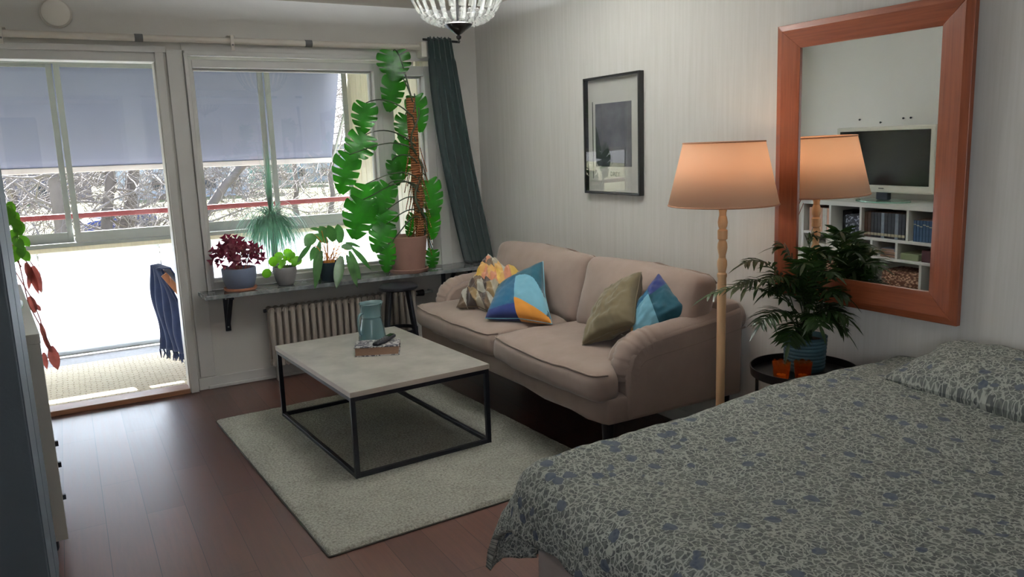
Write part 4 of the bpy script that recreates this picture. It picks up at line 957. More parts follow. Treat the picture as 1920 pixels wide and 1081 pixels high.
# ================================================================== WALL MIRROR (tilted a little forward)
mi_ = thing('wall_mirror', 'large mirror in a wide reddish wood frame hanging on the right wall', 'mirror', (XR-.03, 2.13, .86))
tl_ = math.radians(.75)
MY0, MY1, MZ0, MZ1, FWD = 1.69, 2.578, .862, 2.078, .122
def mp(dx, y, z):                                  # dx into the room from the frame's back
    return Vector((XR-.028-dx-math.sin(tl_)*(z-MZ0), y, MZ0+(z-MZ0)*math.cos(tl_)))
def frame_bar(a, b, inner_a, inner_b, mat):
    mb = MB()
    pr = [(0, 0), (0, .022), (.25, .030), (.85, .020), (1, .016), (1, 0)]       # across the moulding, depth
    n = len(pr); vs = []
    for o_, i_ in ((a, inner_a), (b, inner_b)):
        for f_, dx in pr: y = o_[0]*(1-f_)+i_[0]*f_; z = o_[1]*(1-f_)+i_[1]*f_; vs.append(mp(dx, y, z))
    mb.add(vs, [(i, i+1, i+1+n, i+n) for i in range(n-1)]+[tuple(range(n-1, -1, -1)), tuple(range(n, 2*n))])
    return mb.build('frame_rail', mat, mi_, bevel=.002, weld=True)
oc = [(MY0, MZ0), (MY1, MZ0), (MY1, MZ1), (MY0, MZ1)]; ic = [(MY0+FWD, MZ0+FWD-.005), (MY1-FWD, MZ0+FWD-.005), (MY1-FWD, MZ1-FWD+.018), (MY0+FWD, MZ1-FWD+.018)]
for q in range(4): frame_bar(oc[q], oc[(q+1) % 4], ic[q], ic[(q+1) % 4], 'cherry_h' if q % 2 == 0 else 'cherry_v')
mb = MB(); mb.add([mp(.008, y, z) for y, z in ((MY0+.1, MZ0+.1), (MY0+.1, MZ1-.09), (MY1-.1, MZ1-.09), (MY1-.1, MZ0+.1))], [(0, 1, 2, 3)])
mb.build('mirror_glass', 'mirror', mi_)
# ================================================================== FRAMED POSTER
PY0, PY1, PZ0, PZ1 = 3.596, 4.148, 1.284, 1.99
pc = thing('framed_poster', 'black-framed black and white poster hanging above the sofa', 'picture', (XR-.02, 3.87, 1.28))
for (y, z, sy, sz) in ((PY0+.007, (PZ0+PZ1)/2, .014, PZ1-PZ0), (PY1-.007, (PZ0+PZ1)/2, .014, PZ1-PZ0)): MB().box((XR-.018, y, z), (.036, sy, sz)).build('frame_side', 'black_gloss', pc, bevel=.002)
for z in (PZ0+.007, PZ1-.007): MB().box((XR-.018, 3.872, z), (.036, PY1-PY0-.028, .014)).build('frame_side', 'black_gloss', pc, bevel=.002)
M['poster_paper'] = noisy('poster_paper', rgb(196, 194, 190), .7, .02, 8)
def photo():
    t = NT('grey_photograph').set(None, .6, 0, .3); co = t.coord('Object'); nz = t.n('TexNoise', Scale=7.0, Detail=6.0); t.l(co, nz.inputs['Vector'])
    t.l(t.ramp(nz.outputs['Fac'], [(.3, rgb(66, 66, 72)), (.7, rgb(104, 104, 110))]), t.b.inputs['Base Color']); return t.m
M['photo'] = photo()
ps = MB().box((XR-.005, 3.872, (PZ0+PZ1)/2), (.004, PY1-PY0-.02, PZ1-PZ0-.02)).build('print_sheet', 'poster_paper', pc)
MB().box((XR-.0085, 3.878, 1.64), (.002, .355, .38)).build('photograph', 'photo', ps)
MB().box((XR-.0085, 4.085, 1.61), (.002, .005, .47)).build('printed_line', 'black_gloss', ps)
mb = MB()
def blob(pts): mb.add([(XR-.0105, y, z) for y, z in pts], [tuple(range(len(pts)))])
blob([(4.053, 1.452), (4.0, 1.452), (4.0, 1.56), (4.02, 1.62), (4.04, 1.67), (4.053, 1.70)]); blob([(4.0, 1.452), (3.90, 1.452), (3.878, 1.475), (3.895, 1.53), (3.93, 1.56), (3.965, 1.55), (4.0, 1.52)])
mb.build('dark_leaf_shapes', 'book_black', ps, solid=.001)  # flat dark leaf shapes laid over the photograph
fc = bpy.data.curves.new('poster_title', 'FONT'); fc.body = 'DREY'; fc.size = .038; fc.align_x = 'CENTER'; fc.align_y = 'CENTER'; fc.extrude = .0004
fo = bpy.data.objects.new('poster_title', fc); C.objects.link(fo); fc.materials.append(M['book_black']); fo.parent = ps
fo.rotation_euler = (math.pi/2, 0, -math.pi/2); fo.location = Vector((XR-.0105, 3.86, 1.405))-Vector((XR-.02, 3.87, 1.28)); dg = bpy.context.evaluated_depsgraph_get(); tm = bpy.data.meshes.new_from_object(fo.evaluated_get(dg)); to = bpy.data.objects.new('poster_lettering', tm); C.objects.link(to); to.parent = ps; to.rotation_euler = fo.rotation_euler; to.location = fo.location; bpy.data.objects.remove(fo)
M['acrylic'] = thinglass('acrylic_sheet', (.97, .98, .97, 1), 1.6)
def acr(u, v):
    y = PY1-.014-(PY1-PY0-.028)*u; return Vector((XR-.031+.024*u*u*.85, y, PZ0+.014+(PZ1-PZ0-.028)*v))
MB().grid(acr, 30, 2).build('acrylic_glazing', 'acrylic', pc, smooth=180)
# ================================================================== CHANDELIER
cx_, cy2 = 1.782, 3.6
ch = thing('chandelier', 'cut crystal bowl chandelier with black metal cup hanging from ceiling', 'chandelier', (cx_, cy2, ZC))
def cz(z): return (cx_, cy2, z)
MB().lathe([(0, ZC-.03), (.05, ZC-.03), (.06, ZC-.015), (.06, ZC), (0, ZC)], (cx_, cy2, 0), 28).build('ceiling_rose', 'black_gloss', ch, smooth=40)
MB().tube([cz(ZC-.03), cz(2.17)], .007, 10).build('stem', 'black_gloss', ch, smooth=60)
MB().lathe([(.232, 2.44), (.245, 2.44), (.245, 2.465), (.232, 2.465)], (cx_, cy2, 0), 48, closed=True).build('top_ring', 'black_gloss', ch, smooth=40)
mb = MB()
for a in range(4): mb.bar(cz(2.452), (cx_+.235*math.cos(a*1.571), cy2+.235*math.sin(a*1.571), 2.452), .008)
mb.build('ring_spoke', 'black_gloss', ch)
MB().lathe([(0, 2.098), (.004, 2.10), (.008, 2.108), (.004, 2.116), (.012, 2.122), (.013, 2.132), (.006, 2.138), (.02, 2.146), (.062, 2.176), (.07, 2.186), (.066, 2.192), (0, 2.192)], (cx_, cy2, 0), 32).build('bottom_cup', 'black_gloss', ch, smooth=40)
NS = 26
for k in range(NS):
    a = 2*math.pi*k/NS; ca, sa = math.cos(a), math.sin(a); tn = Vector((-sa, ca, 0)); rd = Vector((ca, sa, 0))
    mb = MB()
    def pr_(t):                                     # bowl outline from the ring down to the cup
        th = t*1.5; return Vector((cx_, cy2, 0)) + rd*(.062+.185*math.cos(th)**.8 if th < 1.57 else .062) + Vector((0, 0, 2.45-.262*math.sin(th)**1.1 if th > 0 else 2.45))
    q = [pr_(i/8*.62) for i in range(9)]; wd = [.0155-.0035*i/8 for i in range(9)]
    vs = []
    for i, p in enumerate(q): vs += [p+tn*wd[i], p+rd*.006, p-tn*wd[i], p-rd*.003]
    mb.add(vs, [(i*4+j, i*4+(j+1) % 4, (i+1)*4+(j+1) % 4, (i+1)*4+j) for i in range(8) for j in range(4)]+[(3, 2, 1, 0), (32, 33, 34, 35)])
    for i in range(4):
        p = pr_(.69+.085*i); s_ = .0125-.0012*i
        mb.lathe([(0, -s_), (s_*.8, -s_*.55), (s_, 0), (s_*.8, s_*.55), (0, s_)], p, 7)
    mb.build('crystal_strand', 'crystal', ch)
# ================================================================== SIDE TABLE, PALM, CANDLES
SX, SYY, SZ = 2.70, 2.235, .585
sdt = thing('side_table', 'round black tray side table standing between sofa lamp and bed', 'side table', (SX, SYY, 0))
MB().lathe([(0, SZ-.008), (.20, SZ-.008), (.215, SZ-.004), (.219, SZ+.028), (.224, SZ+.028), (.220, SZ-.01), (.20, SZ-.016), (0, SZ-.016)], (SX, SYY, 0), 56).build('tray_top', 'black_gloss', sdt, smooth=40)
for a in (.3, 1.87, 3.44, 5.01): MB().tube([(SX+.212*math.cos(a), SYY+.212*math.sin(a), SZ-.01), (SX+.212*math.cos(a), SYY+.212*math.sin(a), 0)], .0075, 8).build('leg', 'black_gloss', sdt, smooth=60)
MB().lathe([(.206, .018), (.218, .018), (.218, .03), (.206, .03)], (SX, SYY, 0), 48, closed=True).build('base_ring', 'black_gloss', sdt, smooth=40)
PP = Vector((2.765, 2.285, SZ-.008))
pm = thing('potted_palm', 'bushy parlour palm in a ribbed teal pot on the round black table', 'potted plant', PP)
pp_ = [(0, 0), (.075, 0), (.082, .006)]
for i in range(8): z = .012+.0165*i; pp_ += [(.083+.0008*i, z), (.0865+.0008*i, z+.005), (.0865+.0008*i, z+.011), (.083+.0008*i, z+.0155)]
pp_ += [(.092, .146), (.093, .155), (.088, .156), (.084, .13), (0, .128)]
ppt = MB().lathe(pp_, PP, 44, fn=lambda a, z: 1+.012*math.sin(a*22)).build('pot', 'pot_teal', pm, smooth=50)
MB().lathe([(0, .134), (.083, .132)], PP, 24).build('soil', 'soil', ppt)
def leaflet(mb, b, d, n, L, W, droop=.3, seg=4, fold=.25, mi=0, cup=0):
    """lance-shaped leaf blade: base b, direction d, upper side n"""
    d = Vector(d).normalized(); n = Vector(n); n = (n-d*n.dot(d)).normalized(); s = d.cross(n); b = Vector(b); vs = []
    for i in range(seg+1):
        t = i/seg; w = W/2*math.sin(math.pi*min(1, .08+.92*t))**.75 if i < seg else .0005
        c = b + d*L*t*(1-.15*droop*t) + Vector((0, 0, -1))*droop*L*t*t*.6
        vs += [c+s*w+n*(fold*w), c, c-s*w+n*(fold*w)]
    mb.add(vs, [(i*3+j, i*3+j+1, (i+1)*3+j+1, (i+1)*3+j) for i in range(seg) for j in range(2)], mi)
def frond(base, p1, p2, tip, nl, L, seed, name='frond', parent=None, mat='leaf_dark', W=.019):
    R_ = random.Random(seed); mb = MB(); q = bez(base, p1, p2, tip, 16)
    mb.tube(q, [.0032-.0022*i/16 for i in range(17)], 5)
    for i in range(nl):
        t = .30+.70*i/(nl-1); f = t*16; k = min(15, int(f)); p = q[k].lerp(q[k+1], f-k); d = (q[k+1]-q[k]).normalized()
        sd_ = d.cross(Vector((0, 0, 1))); sd_ = sd_.normalized() if sd_.length > .1 else Vector((1, 0, 0))
        up = sd_.cross(d)
        ll = L*(math.sin(math.pi*(.15+.78*(t-.3)/.7))**.6)*R_.uniform(.85, 1.1)
        for s_ in (-1, 1):
            dd = d*R_.uniform(.45, .75) + sd_*s_*R_.uniform(.75, 1) + up*R_.uniform(-.1, .3)
            leaflet(mb, p, dd, up, ll, W*R_.uniform(.8, 1.15), R_.uniform(.3, .75), 3)
    leaflet(mb, q[-1], q[-1]-q[-2], Vector((0, 0, 1)), L*.8, W, .3, 3)
    return mb.build(name, [mat], parent, smooth=60)
pb = PP+Vector((0, 0, .13))
camr = RT.copy(); camr.z = 0; camr.normalize(); tow = Vector((-FW.x, -FW.y, 0)).normalized()
# (sideways, towards the viewer, height, arch)
FR = [(-.43, .05, .23, .40), (-.27, .02, .36, .44), (-.20, .10, .30, .38), (-.12, -.02, .42, .44), (-.24, .14, .12, .30), (-.13, .17, .04, .24), (-.05, .10, .36, .38), (.03, -.03, .46, .46), (.06, .12, .32, .36),
      (.10, .02, .38, .40), (.17, -.02, .30, .36), (.20, .06, .22, .32), (.10, .18, .14, .26), (-.02, .2, .12, .26), (.25, .0, .13, .30), (.02, .04, .40, .40), (-.17, .03, .24, .36), (.14, .10, .07, .24), (-.08, .05, .28, .34), (-.30, .03, .27, .38), (.05, .14, .24, .3)]
for i, (a, b_, h_, ar_) in enumerate(FR):
    tip = pb + camr*a + tow*b_ + Vector((0, 0, h_))
    if tip.x > XR-.12: tip.x = XR-.12
    st_ = pb + Vector((rnd.uniform(-.035, .035), rnd.uniform(-.035, .035), 0))
    p1 = st_ + (tip-st_)*.15 + Vector((0, 0, ar_*.5)); p2 = st_.lerp(tip, .65) + Vector((0, 0, ar_*.38))
    frond(st_, p1, p2, tip, 17, .118, 40+i, parent=pm, W=.0165)
for i, (x, y, lb) in enumerate(((2.545, 2.22, 'amber glass candle holder with scalloped rim, left one on the black tray'), (2.612, 2.165, 'amber glass candle holder with scalloped rim, right one before the teal pot'))):
    z0 = SZ-.008; o = thing('candle_holder', lb, 'candle holder', (x, y, z0))
    mb = MB(); n = 40; pr = [(.0, 0), (.026, 0), (.030, .006), (.032, .03), (.0345, .062), (.037, .078)]
    pin = [(.034, .076), (.0315, .06), (.029, .03), (.027, .012), (0, .012)]
    mb.lathe(pr+pin, (x, y, z0), n, fn=lambda a, z: 1+.05*abs(math.sin(a*4))*min(1, z/.03))
    mb.v = [(p[0], p[1], p[2]+(.012*abs(math.cos(4*math.atan2(p[1]-y, p[0]-x))) if p[2]-z0 > .07 else 0)) for p in mb.v]
    mb.build('glass_cup', 'amber', o, smooth=50)
    MB().lathe([(0, .013), (.019, .013), (.019, .03), (0, .031)], (x, y, z0), 20).build('tealight', 'wax', o, smooth=40)
    MB().tube([(x, y, z0+.03), (x+.001, y, z0+.038)], .0012, 5).build('wick', 'soil', o)
# ================================================================== BED
XF, YF, TOP = 1.14, 1.93, .66                       # edges of the mattress top
bd = thing('bed', 'double bed with pale grey fabric base, head against the right wall', 'bed', (2.05, .98, 0))
MB().puff((2.025, .99, .205), (1.77, 1.87, .34), .02, n=8).build('bed_base', 'bed_base', bd, smooth=60, weld=True)
MB().puff((2.045, .985, .475), (1.73, 1.82, .21), .05, n=10).build('mattress', 'bed_base', bd, smooth=60, weld=True)
for x in (1.3, 2.8):
    for y in (.2, 1.8): MB().lathe([(.025, 0), (.025, .04)], (x, y, 0), 14).build('leg', 'black_wood', bd)
DW, DL = 2.28, 1.98                                 # duvet spread: across (y) and along (x)
def duv(u, v):
    X = .945 + (2.90-.945)*u; Y = -.06 + 2.40*v        # flat cloth, overhanging foot (x<XF) and far side (y>YF)
    a = max(0, XF+.05-X); b = max(0, Y-(YF-.05)); d = math.hypot(a, b); r = .115
    top = .655+.03*mnoise.noise(Vector((X*1.6, Y*1.6, 2)))+.04*max(0, min(1, (X-1.5)/1.3)) + .012*math.sin(Y*5+X*2)
    cx = min(X, 99) if a == 0 else XF+.05; cy = Y if b == 0 else YF-.05
    if d > 0:
        ph = min(d/r, 1.42); out = r*math.sin(ph); dn = r*(1-math.cos(ph))
        ex = max(0, d-1.42*r); fl_ = .10+.28*min(1, min(a, b)/.16)
        out += ex*fl_; dn += ex*math.sqrt(max(0, 1-fl_*fl_))
        dx, dy = a/d, b/d
        cor = math.atan2(b, a)
        wv = .016*min(1, ex/.12)*(math.sin(Y*24+1.5*math.sin(Y*5)) if b == 0 else math.sin(X*22) if a == 0 else math.sin(cor*7+1))
        p = Vector((cx-dx*(out+wv), cy+dy*(out+wv), top-dn))
    else: p = Vector((X, Y, top))
    p += Vector((0, 0, 1))*(.010*mnoise.noise(Vector((X*5, Y*5, 7)))+.006*mnoise.noise(Vector((X*11, Y*9, 3)))+.004*mnoise.noise(Vector((X*23, Y*17, 9))))
    return p
NU, NV = 190, 200
dv = MB().grid(duv, NU, NV); dv.uv = [(2.08*i/NU, 2.36*j/NV) for i in range(NU+1) for j in range(NV+1)]
du = dv.build('duvet', 'floral', smooth=180, solid=.022, origin=(2.0, 1.0, .66))
tag(du, 'grey floral duvet spread over the bed and hanging at its foot', 'duvet')
pl = thing('pillow', 'grey floral pillow lying on the duvet at the head of the bed', 'pillow', (2.80, 1.38, .74))
def pil(sg):
    def f(a, b):
        u, v = 2*a-1, 2*b-1; e = max(0, (1-u*u)*(1-v*v)); k = 1-.08*(1-abs(u))*v*v; k2 = 1-.08*(1-abs(v))*u*u
        z = .755+.0*u + sg*.075*e**.38 + .012*mnoise.noise(Vector((u*3, v*4, sg)))*e**.2 - .02*(1-v)*.3
        return Vector((2.71+.20*u*k2, 1.36+.37*v*k, z+.035*u))
    return f
mb = MB().grid(pil(1), 60, 70).grid(pil(-1), 60, 70); g1 = [(.40*i/60+.3, .74*j/70) for i in range(61) for j in range(71)]; mb.uv = g1+g1
mb.build('pillowcase', 'floral', pl, smooth=180)
# ================================================================== PLANTS ON THE SHELF
def monstera_leaf(mb, B, T, W, nrm, R_, droop=.10):
    """split heart-shaped leaf from base B to tip T, W wide; slits cut in from the edge between broad lobes"""
    B, T = Vector(B), Vector(T); L = (T-B).length; yd = (T-B)/L; n = Vector(nrm); n = (n-yd*n.dot(yd)).normalized(); xd = yd.cross(n)
    NL = 5; tb = [-.02, .20, .40, .59, .77, .99]
    def outl(a):                                       # heart outline, a from 0 (notch at the base) to 1 (tip)
        th = math.pi*a; x = W/2*(math.sin(th)**.62)*(1.06-.42*a); y = -.16*math.sin(math.pi*min(1, a*2.4))*(1 if a < .417 else 0) + a**1.25
        return x, y
    for side in (-1, 1):
        for k in range(NL):
            t0, t1 = tb[k], tb[k+1]; split = R_.uniform(.30, .55); gap = R_.uniform(.09, .16)
            vs = []; gs = [0, .2, .4, .55, .7, .82, .92, 1.0]; m = 6
            for s_ in gs:
                g = 0 if s_ <= split else gap*((s_-split)/(1-split))**.5
                for j in range(m+1):
                    tau = j/m; lo = g if k > 0 else 0; hi = g if k < NL-1 else 0
                    tt = t0 + (lo+tau*(1-lo-hi))*(t1-t0)
                    ox_, oy = outl(max(.012, min(.99, .03+.96*max(0, tt))) if tt > 0 else .012)
                    sm = s_*(1-.05*(2*tau-1)**4) if k < NL-1 else s_
                    my = max(0, tt)*.97
                    x = side*sm*ox_; y = my*(1-sm**1.3)+oy*sm**1.3
                    z = -.30*x*x/W + .04*abs(x) - droop*L*y*y + .006*math.sin(k*2.1+side+tau*3)*sm
                    vs.append(B + yd*(y*L) + xd*x + n*z)
            fs = [(i*(m+1)+j, i*(m+1)+j+1, (i+1)*(m+1)+j+1, (i+1)*(m+1)+j) for i in range(len(gs)-1) for j in range(m)]
            mb.add(vs, fs if side > 0 else [f[::-1] for f in fs])
ms = thing('monstera', 'tall climbing split-leaf plant on a coir pole in a dusky terracotta pot', 'potted plant', (2.19, 5.45, .69))
MC = Vector((2.205, 5.475, .69))
MB().lathe([(0, 0), (.135, 0), (.145, .01), (.150, .028), (.142, .03), (.135, .014), (0, .012)], MC, 48).build('saucer', 'pot_terra', ms, smooth=40)
mpot = MB().lathe([(0, .012), (.118, .012), (.122, .02), (.148, .262), (.150, .27), (.143, .272), (.138, .235), (0, .232)], MC, 48).build('pot', 'pot_terra', ms, smooth=40)
MB().lathe([(0, .24), (.138, .236)], MC, 32).build('soil', 'soil', mpot)
pt, pbm = px(767, 183, y=5.475), px(789, 450, y=5.475)
pole_top = Vector((pbm.x-.02, 5.475, pt.z)); pole_bot = Vector((pbm.x, 5.475, .92))
MB().tube([pole_bot.lerp(pole_top, i/14) for i in range(15)], [.036-.002*math.sin(i) for i in range(15)], 16).build('moss_pole', 'coir', ms, smooth=60)
mb = MB()
for i in range(40):
    t = i/40; p = pole_bot.lerp(pole_top, .05+.62*t); a = i*2.4; q = [p+Vector((math.cos(a)*.045, math.sin(a)*.045-.0, 0))]
    for j in range(4): a += rnd.uniform(-.5, .5); q.append(q[-1]+Vector((math.cos(a)*.012, math.sin(a)*.012, -.045)))
    mb.tube(q, .0035, 5)
mb.build('aerial_roots', 'coir', ms)
stem = [pole_bot.lerp(pole_top, i/16*.93) + Vector((.045*math.sin(i*.9), -.04+.02*math.cos(i*.7), 0)) for i in range(17)]
MB().tube(stem, [.012-.006*i/16 for i in range(17)], 8).build('main_stem', 'stem_dark', ms, smooth=180)
# base pixel, tip pixel, width (m), depth y
ML = [((737, 95), (741, 152), .265, 5.46, 172), ((742, 143), (731, 212), .215, 5.47, 180), ((686, 193), (678, 254), .20, 5.42, 215), ((686, 252), (655, 305), .24, 5.40, 268), ((655, 290), (643, 366), .235, 5.36, 278),
      ((686, 345), (694, 420), .25, 5.43, 330), ((681, 374), (664, 452), .265, 5.34, 345), ((728, 345), (712, 402), .20, 5.46, 355), ((727, 392), (703, 440), .225, 5.44, 372), ((724, 420), (704, 474), .215, 5.42, 395), ((727, 458), (727, 512), .175, 5.40, 405),
      ((778, 180), (792, 250), .19, 5.53, 205), ((760, 215), (752, 262), .16, 5.54, 228), ((762, 262), (750, 345), .20, 5.54, 260), ((802, 338), (820, 408), .225, 5.49, 330), ((804, 398), (812, 452), .18, 5.50, 392), ((777, 402), (766, 444), .12, 5.52, 395), ((812, 468), (811, 506), .13, 5.55, 430), ((735, 300), (748, 350), .12, 5.55, 300)]
R_ = random.Random(4)
for (b_, t_, W_, y_, pv) in ML:
    B = px(*b_, y=y_); T = px(*t_, y=y_+R_.uniform(-.05, .03)); mb = MB()
    nr = Vector((R_.uniform(-.45, .25), -1, R_.uniform(.1, .5)))
    monstera_leaf(mb, B, T, W_*1.1, nr, R_); lf = mb.build('leaf', 'leaf_monstera', ms, smooth=180)
    s0 = px(785, pv, y=5.45); tz = max(pole_bot.z+.02, min(pole_top.z-.03, s0.z-.02)); s0 = pole_bot.lerp(pole_top, (tz-pole_bot.z)/(pole_top.z-pole_bot.z)) + Vector((0, -.035, 0))
    dv_ = B-s0
    q = bez(s0, s0+Vector((dv_.x*.3, -.03, .05+.12*abs(dv_.x))), B+Vector((-dv_.x*.35, -.02, .06)), B, 12)
    MB().tube(q, [.006-.0025*i/12 for i in range(13)], 6).build('leaf_stalk', 'stem_dark', lf, smooth=180)
# calathea-like plant with orange stems
CC = Vector((1.605, 5.475, .69))
ca_ = thing('leafy_plant', 'drooping green plant with orange stems in a black pot on the shelf', 'potted plant', CC)
cpot = MB().lathe([(0, 0), (.066, 0), (.07, .006), (.088, .128), (.091, .136), (.085, .138), (.08, .115), (0, .112)], CC, 36).build('pot', 'pot_black', ca_, smooth=40)
MB().lathe([(0, .116), (.08, .114)], CC, 24).build('soil', 'soil', cpot)
CL = [((590, 440), (577, 452), .10, -.02), ((600, 452), (590, 500), .055, .0), ((590, 462), (585, 478), .05, .03), ((603, 470), (592, 522), .06, -.05), ((583, 458), (563, 480), .045, .0), ((612, 445), (603, 428), .085, .04), ((626, 452), (617, 425), .09, -.02), ((638, 455), (634, 424), .085, .05), ((640, 462), (655, 462), .06, .0),
      ((640, 480), (632, 522), .085, -.10), ((655, 470), (672, 512), .06, -.03), ((660, 465), (688, 492), .05, .02), ((650, 478), (666, 524), .055, -.06), ((648, 455), (668, 458), .035, .06), ((598, 478), (600, 515), .05, .06), ((615, 455), (596, 440), .07, .08), ((661, 502), (662, 526), .02, -.02), ((603, 432), (588, 427), .03, .0)]
for i, (b_, t_, W_, dy) in enumerate(CL):
    B = px(*b_, y=5.475+dy); T = px(*t_, y=5.475+dy*1.6-.02)
    if T.z < .705: T.z = .705
    mb = MB(); d = T-B
    leaflet(mb, B, d, Vector((-.2, -1, .6)), d.length*1.12+.03, W_*.85, .22, 7, .2); lf = mb.build('leaf', 'leaf_mid', ca_, smooth=180)
    s0 = CC+Vector((rnd.uniform(-.045, .045), rnd.uniform(-.04, .04), .112)); m1 = s0.lerp(B, .4)+Vector((0, 0, .07))
    MB().tube(bez(s0, s0+Vector((0, 0, .05)), m1+Vector((0, 0, .03)), B, 8), .003, 5).build('leaf_stalk', 'stem_orange', lf, smooth=180)
for i in range(10):
    s0 = CC+Vector((rnd.uniform(-.05, .05), rnd.uniform(-.04, .04), .112)); MB().tube([s0, s0+Vector((rnd.uniform(-.03, .03), rnd.uniform(-.02, .02), rnd.uniform(.05, .12)))], [.004, .0025], 5).build('bare_stalk', 'stem_orange', ca_, smooth=180)
# small round-leaved plant
PC = Vector((1.292, 5.51, .69))
pi_ = thing('round_leaf_plant', 'small plant with round lime leaves in a plain grey pot', 'potted plant', PC)
gp = MB().lathe([(0, 0), (.045, 0), (.055, .008), (.068, .04), (.080, .09), (.081, .125), (.078, .13), (.074, .126), (.074, .105), (0, .103)], PC, 36).build('pot', 'pot_grey', pi_, smooth=50)
MB().lathe([(0, .107), (.074, .105)], PC, 24).build('soil', 'soil', gp)
PL = [((512, 490), .036, -.03), ((523, 480), .034, .0), ((540, 474), .036, .0), ((557, 488), .037, -.03), ((546, 486), .03, .04), ((498+2, 512), .034, .0), ((530, 492), .026, -.05), ((518, 487), .028, .05), ((536, 483), .025, .03), ((548, 478), .025, -.04), ((552, 494), .022, -.06), ((526, 500), .02, -.06)]
for i, (q_, r, dy) in enumerate(PL):
    c = px(*q_, y=5.51+dy); nn = Vector((rnd.uniform(-.3, .3), -1, rnd.uniform(.1, .7))).normalized(); u_ = nn.orthogonal().normalized(); w_ = nn.cross(u_)
    mb = MB(); vs = [c+nn*.006]+[c+(u_*math.cos(a*math.pi/9)*r*1.0+w_*math.sin(a*math.pi/9)*r*.92) for a in range(18)]
    mb.add(vs, [(0, k+1, (k+1) % 18+1) for k in range(18)]); lf = mb.build('leaf', 'leaf_pilea', pi_, smooth=180)
    s0 = PC+Vector((rnd.uniform(-.02, .02), rnd.uniform(-.02, .02), .103))
    MB().tube(bez(s0, s0+Vector((0, 0, .04)), c+Vector((0, 0, -.01)), c, 6), .0022, 5).build('leaf_stalk', 'stem_green', lf, smooth=180)
# purple clover
OC = Vector((.985, 5.515, .69))
ox = thing('purple_clover', 'purple triangular-leaved plant in a ribbed slate blue pot on orange saucer', 'potted plant', OC)
MB().lathe([(0, 0), (.098, 0), (.108, .008), (.110, .022), (.103, .022), (.098, .012), (0, .012)], OC, 40).build('saucer', 'pot_orange', ox, smooth=40)
op = MB().lathe([(0, .012), (.082, .012), (.095, .03), (.112, .09), (.114, .15), (.110, .156), (.105, .152), (.104, .13), (0, .128)], OC, 72, fn=lambda a, z: 1+(.012*math.sin(a*36) if .03 < z < .14 else 0)).build('pot', 'pot_blue', ox, smooth=50)
MB().lathe([(0, .132), (.104, .13)], OC, 24).build('soil', 'soil', op)
R_ = random.Random(12)
for i in range(60):
    a = R_.uniform(0, 6.28); rr = .145*R_.random()**.5; hh = .085+.12*(1-(rr/.15)**2)+R_.uniform(-.05, .025)
    c = OC+Vector((rr*math.cos(a)*1.1, rr*math.sin(a)*.8, .135+max(.03, hh))); mb = MB()
    s0 = OC+Vector((rr*.4*math.cos(a), rr*.4*math.sin(a), .13)); mb.tube([s0, s0.lerp(c, .5)+Vector((0, 0, .015)), c], .0014, 4, mi=1)
    a0 = R_.uniform(0, 6.28)
    for k in range(3):
        b = a0+k*2.094; nf = Vector((R_.uniform(-.5, .5), -1, R_.uniform(-.1, 1.0))).normalized(); e1 = nf.orthogonal().normalized(); e2 = nf.cross(e1); d = e1*math.cos(b)+e2*math.sin(b); sd_ = e2*math.cos(b)-e1*math.sin(b); l = .040*R_.uniform(.8, 1.15)
        e = c+d*l; mb.add([c, e+sd_*l*.62, c+d*l*.86+nf*.004, e-sd_*l*.62], [(0, 1, 2), (0, 2, 3)], 0)
    mb.build('leaf_cluster', ['leaf_purple', 'stem_red'], ox)
# spiky plant on the balcony (in a tall planter)
NC = Vector((1.47, 6.6, 0))
ny = thing('ponytail_palm', 'shaggy blue-green ponytail palm standing out on the balcony', 'potted plant', NC)
MB().lathe([(0, 0), (.13, 0), (.15, .28), (.155, .30), (.145, .30), (.14, .27), (0, .27)], NC, 32).build('pot', 'pot_grey', ny, smooth=40)
MB().tube([NC+Vector((0, 0, .26)), NC+Vector((.0, 0, .4)), NC+Vector((.01, 0, .7)), NC+Vector((.0, 0, 1.08))], [.07, .05, .028, .022], 12).build('trunk', 'bark', ny, smooth=180)
R_ = random.Random(31); c0 = NC+Vector((0, 0, 1.08))
for g in range(12):
    mb = MB()
    for i in range(34):
        a = R_.uniform(0, 6.28); up_ = R_.uniform(-.2, 1.4); drp = R_.uniform(.2, .62); L_ = R_.uniform(.34, .62); d = Vector((math.cos(a), math.sin(a), up_*1.1)).normalized()
        q = []; p = c0.copy(); dd = d.copy(); st_ = .055 if g else .035
        if g == 0: dd = Vector((d.x*.12, d.y*.12, 1)).normalized(); 
        vs = []; sd_ = dd.cross(Vector((0, 0, 1))); sd_ = sd_.normalized() if sd_.length > .05 else Vector((1, 0, 0))
        for j in range(9):
            w_ = .0058*(1-j/8.5); vs += [p+sd_*w_, p-sd_*w_]
            dd = (dd+Vector((0, 0, -1))*(drp if g else .03)*(1+.12*j)).normalized(); p = p+dd*L_/8
        mb.add(vs, [(2*j, 2*j+1, 2*j+3, 2*j+2) for j in range(8)])
    mb.build('leaf_tuft', 'leaf_blue', ny, smooth=180)
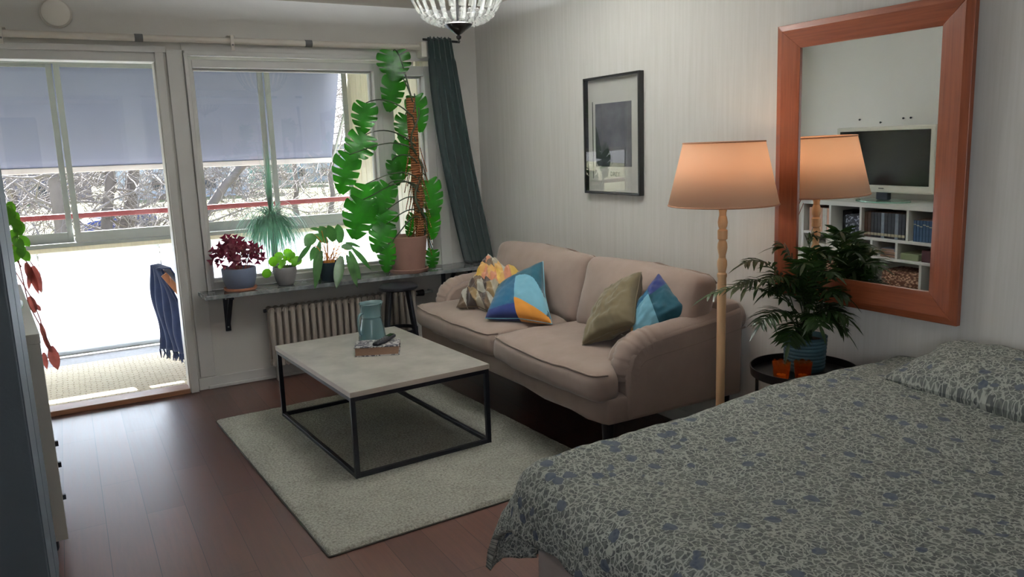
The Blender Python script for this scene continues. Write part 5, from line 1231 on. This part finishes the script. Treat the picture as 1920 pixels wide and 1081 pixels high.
# two plants on the far end of the bookcase
for nm, loc, lb, pm_ in (('trailing_vine', Vector((-.47, 4.70, .931)), 'bright green trailing vine on the far end of the white bookcase', 'white_plastic'), ('red_leaf_plant', Vector((-.30, 4.66, .93)), None, None)):
    if nm == 'red_leaf_plant': continue
    v = thing(nm, lb, 'potted plant', loc)
    MB().lathe([(0, 0), (.055, 0), (.07, .11), (.072, .12), (.066, .12), (.062, .1), (0, .1)], loc, 28).build('pot', pm_, v, smooth=40)
    pts = [((20, 388), 5.0), ((14, 398), 4.95), ((26, 402), 4.98), ((33, 408), 4.98), ((22, 412), 5.0), ((30, 428), 5.0), ((37, 424), 5.0), ((31, 440), 5.0), ((38, 452), 5.0), ((33, 462), 5.0), ((41, 468), 5.0), ((27, 455), 5.0), ((36, 478), 5.0), ((10, 390), 4.95), ((40, 478), 5.0), ((24, 420), 4.95)]
    vine = [loc+Vector((0, 0, .11)), loc+Vector((.02, .02, .36)), px(20, 385, y=5.0), px(33, 410, y=5.0), px(33, 440, y=5.0), px(39, 470, y=5.0)]
    MB().tube(bez(vine[0], vine[1], vine[1]+Vector((.03, .03, .08)), vine[2], 8)+[Vector(p) for p in vine[3:]], .003, 5).build('vine_stem', 'stem_green', v, smooth=180)
    for q_, y_ in pts:
        c = px(*q_, y=y_); mb = MB(); d = Vector((rnd.uniform(-.7, .7), rnd.uniform(-.3, .3), -1)); leaflet(mb, c+Vector((0, 0, .03)), d, Vector((rnd.uniform(-.4, .4), -1, .3)), .075, .05, .1, 6, .15); mb.build('leaf', 'leaf_vine', v, smooth=180)
RC = Vector((-.43, 4.93, .931))
v = thing('red_leaf_plant', 'reddish drooping plant trailing over the far end of the white bookcase', 'potted plant', RC)
MB().lathe([(0, 0), (.06, 0), (.075, .11), (.078, .12), (.07, .12), (.066, .1), (0, .1)], RC, 28).build('pot', 'pot_orange', v, smooth=40)
def Y(u, v_, y=5.12): return px(u, v_, y=y)
for q in ([(30, 468), (42, 520), (58, 590), (64, 610)], [(36, 480), (46, 486), (52, 494)], [(40, 500), (50, 480), (62, 498)], [(60, 560), (76, 600), (82, 630)], [(70, 600), (84, 625), (94, 648)]):
    a = [Y(*q[0])] + [Y(*p) for p in q[1:]]; MB().tube([RC+Vector((0, 0, .10)), RC.lerp(a[0], .6)+Vector((0, 0, .22))]+[a[0]]+a[1:], .0035, 5).build('stem', 'stem_red', v, smooth=180)
for b_, t_, W_ in (((52, 494), (72, 548), .034), ((62, 498), (77, 545), .05), ((48, 492), (57, 525), .03), ((56, 555), (66, 585), .05), ((68, 570), (76, 582), .025), ((76, 605), (87, 640), .028), ((96, 648), (108, 690), .06), ((90, 645), (98, 660), .025), ((58, 500), (54, 540), .03), ((80, 625), (92, 655), .02), ((82, 660), (88, 690), .03)):
    B, T = Y(*b_), Y(*t_); mb = MB(); leaflet(mb, B, T-B, Vector((-.3, -1, .2)), (T-B).length*1.05, W_, .05, 6, .25); mb.build('leaf', 'leaf_red', v, smooth=180)
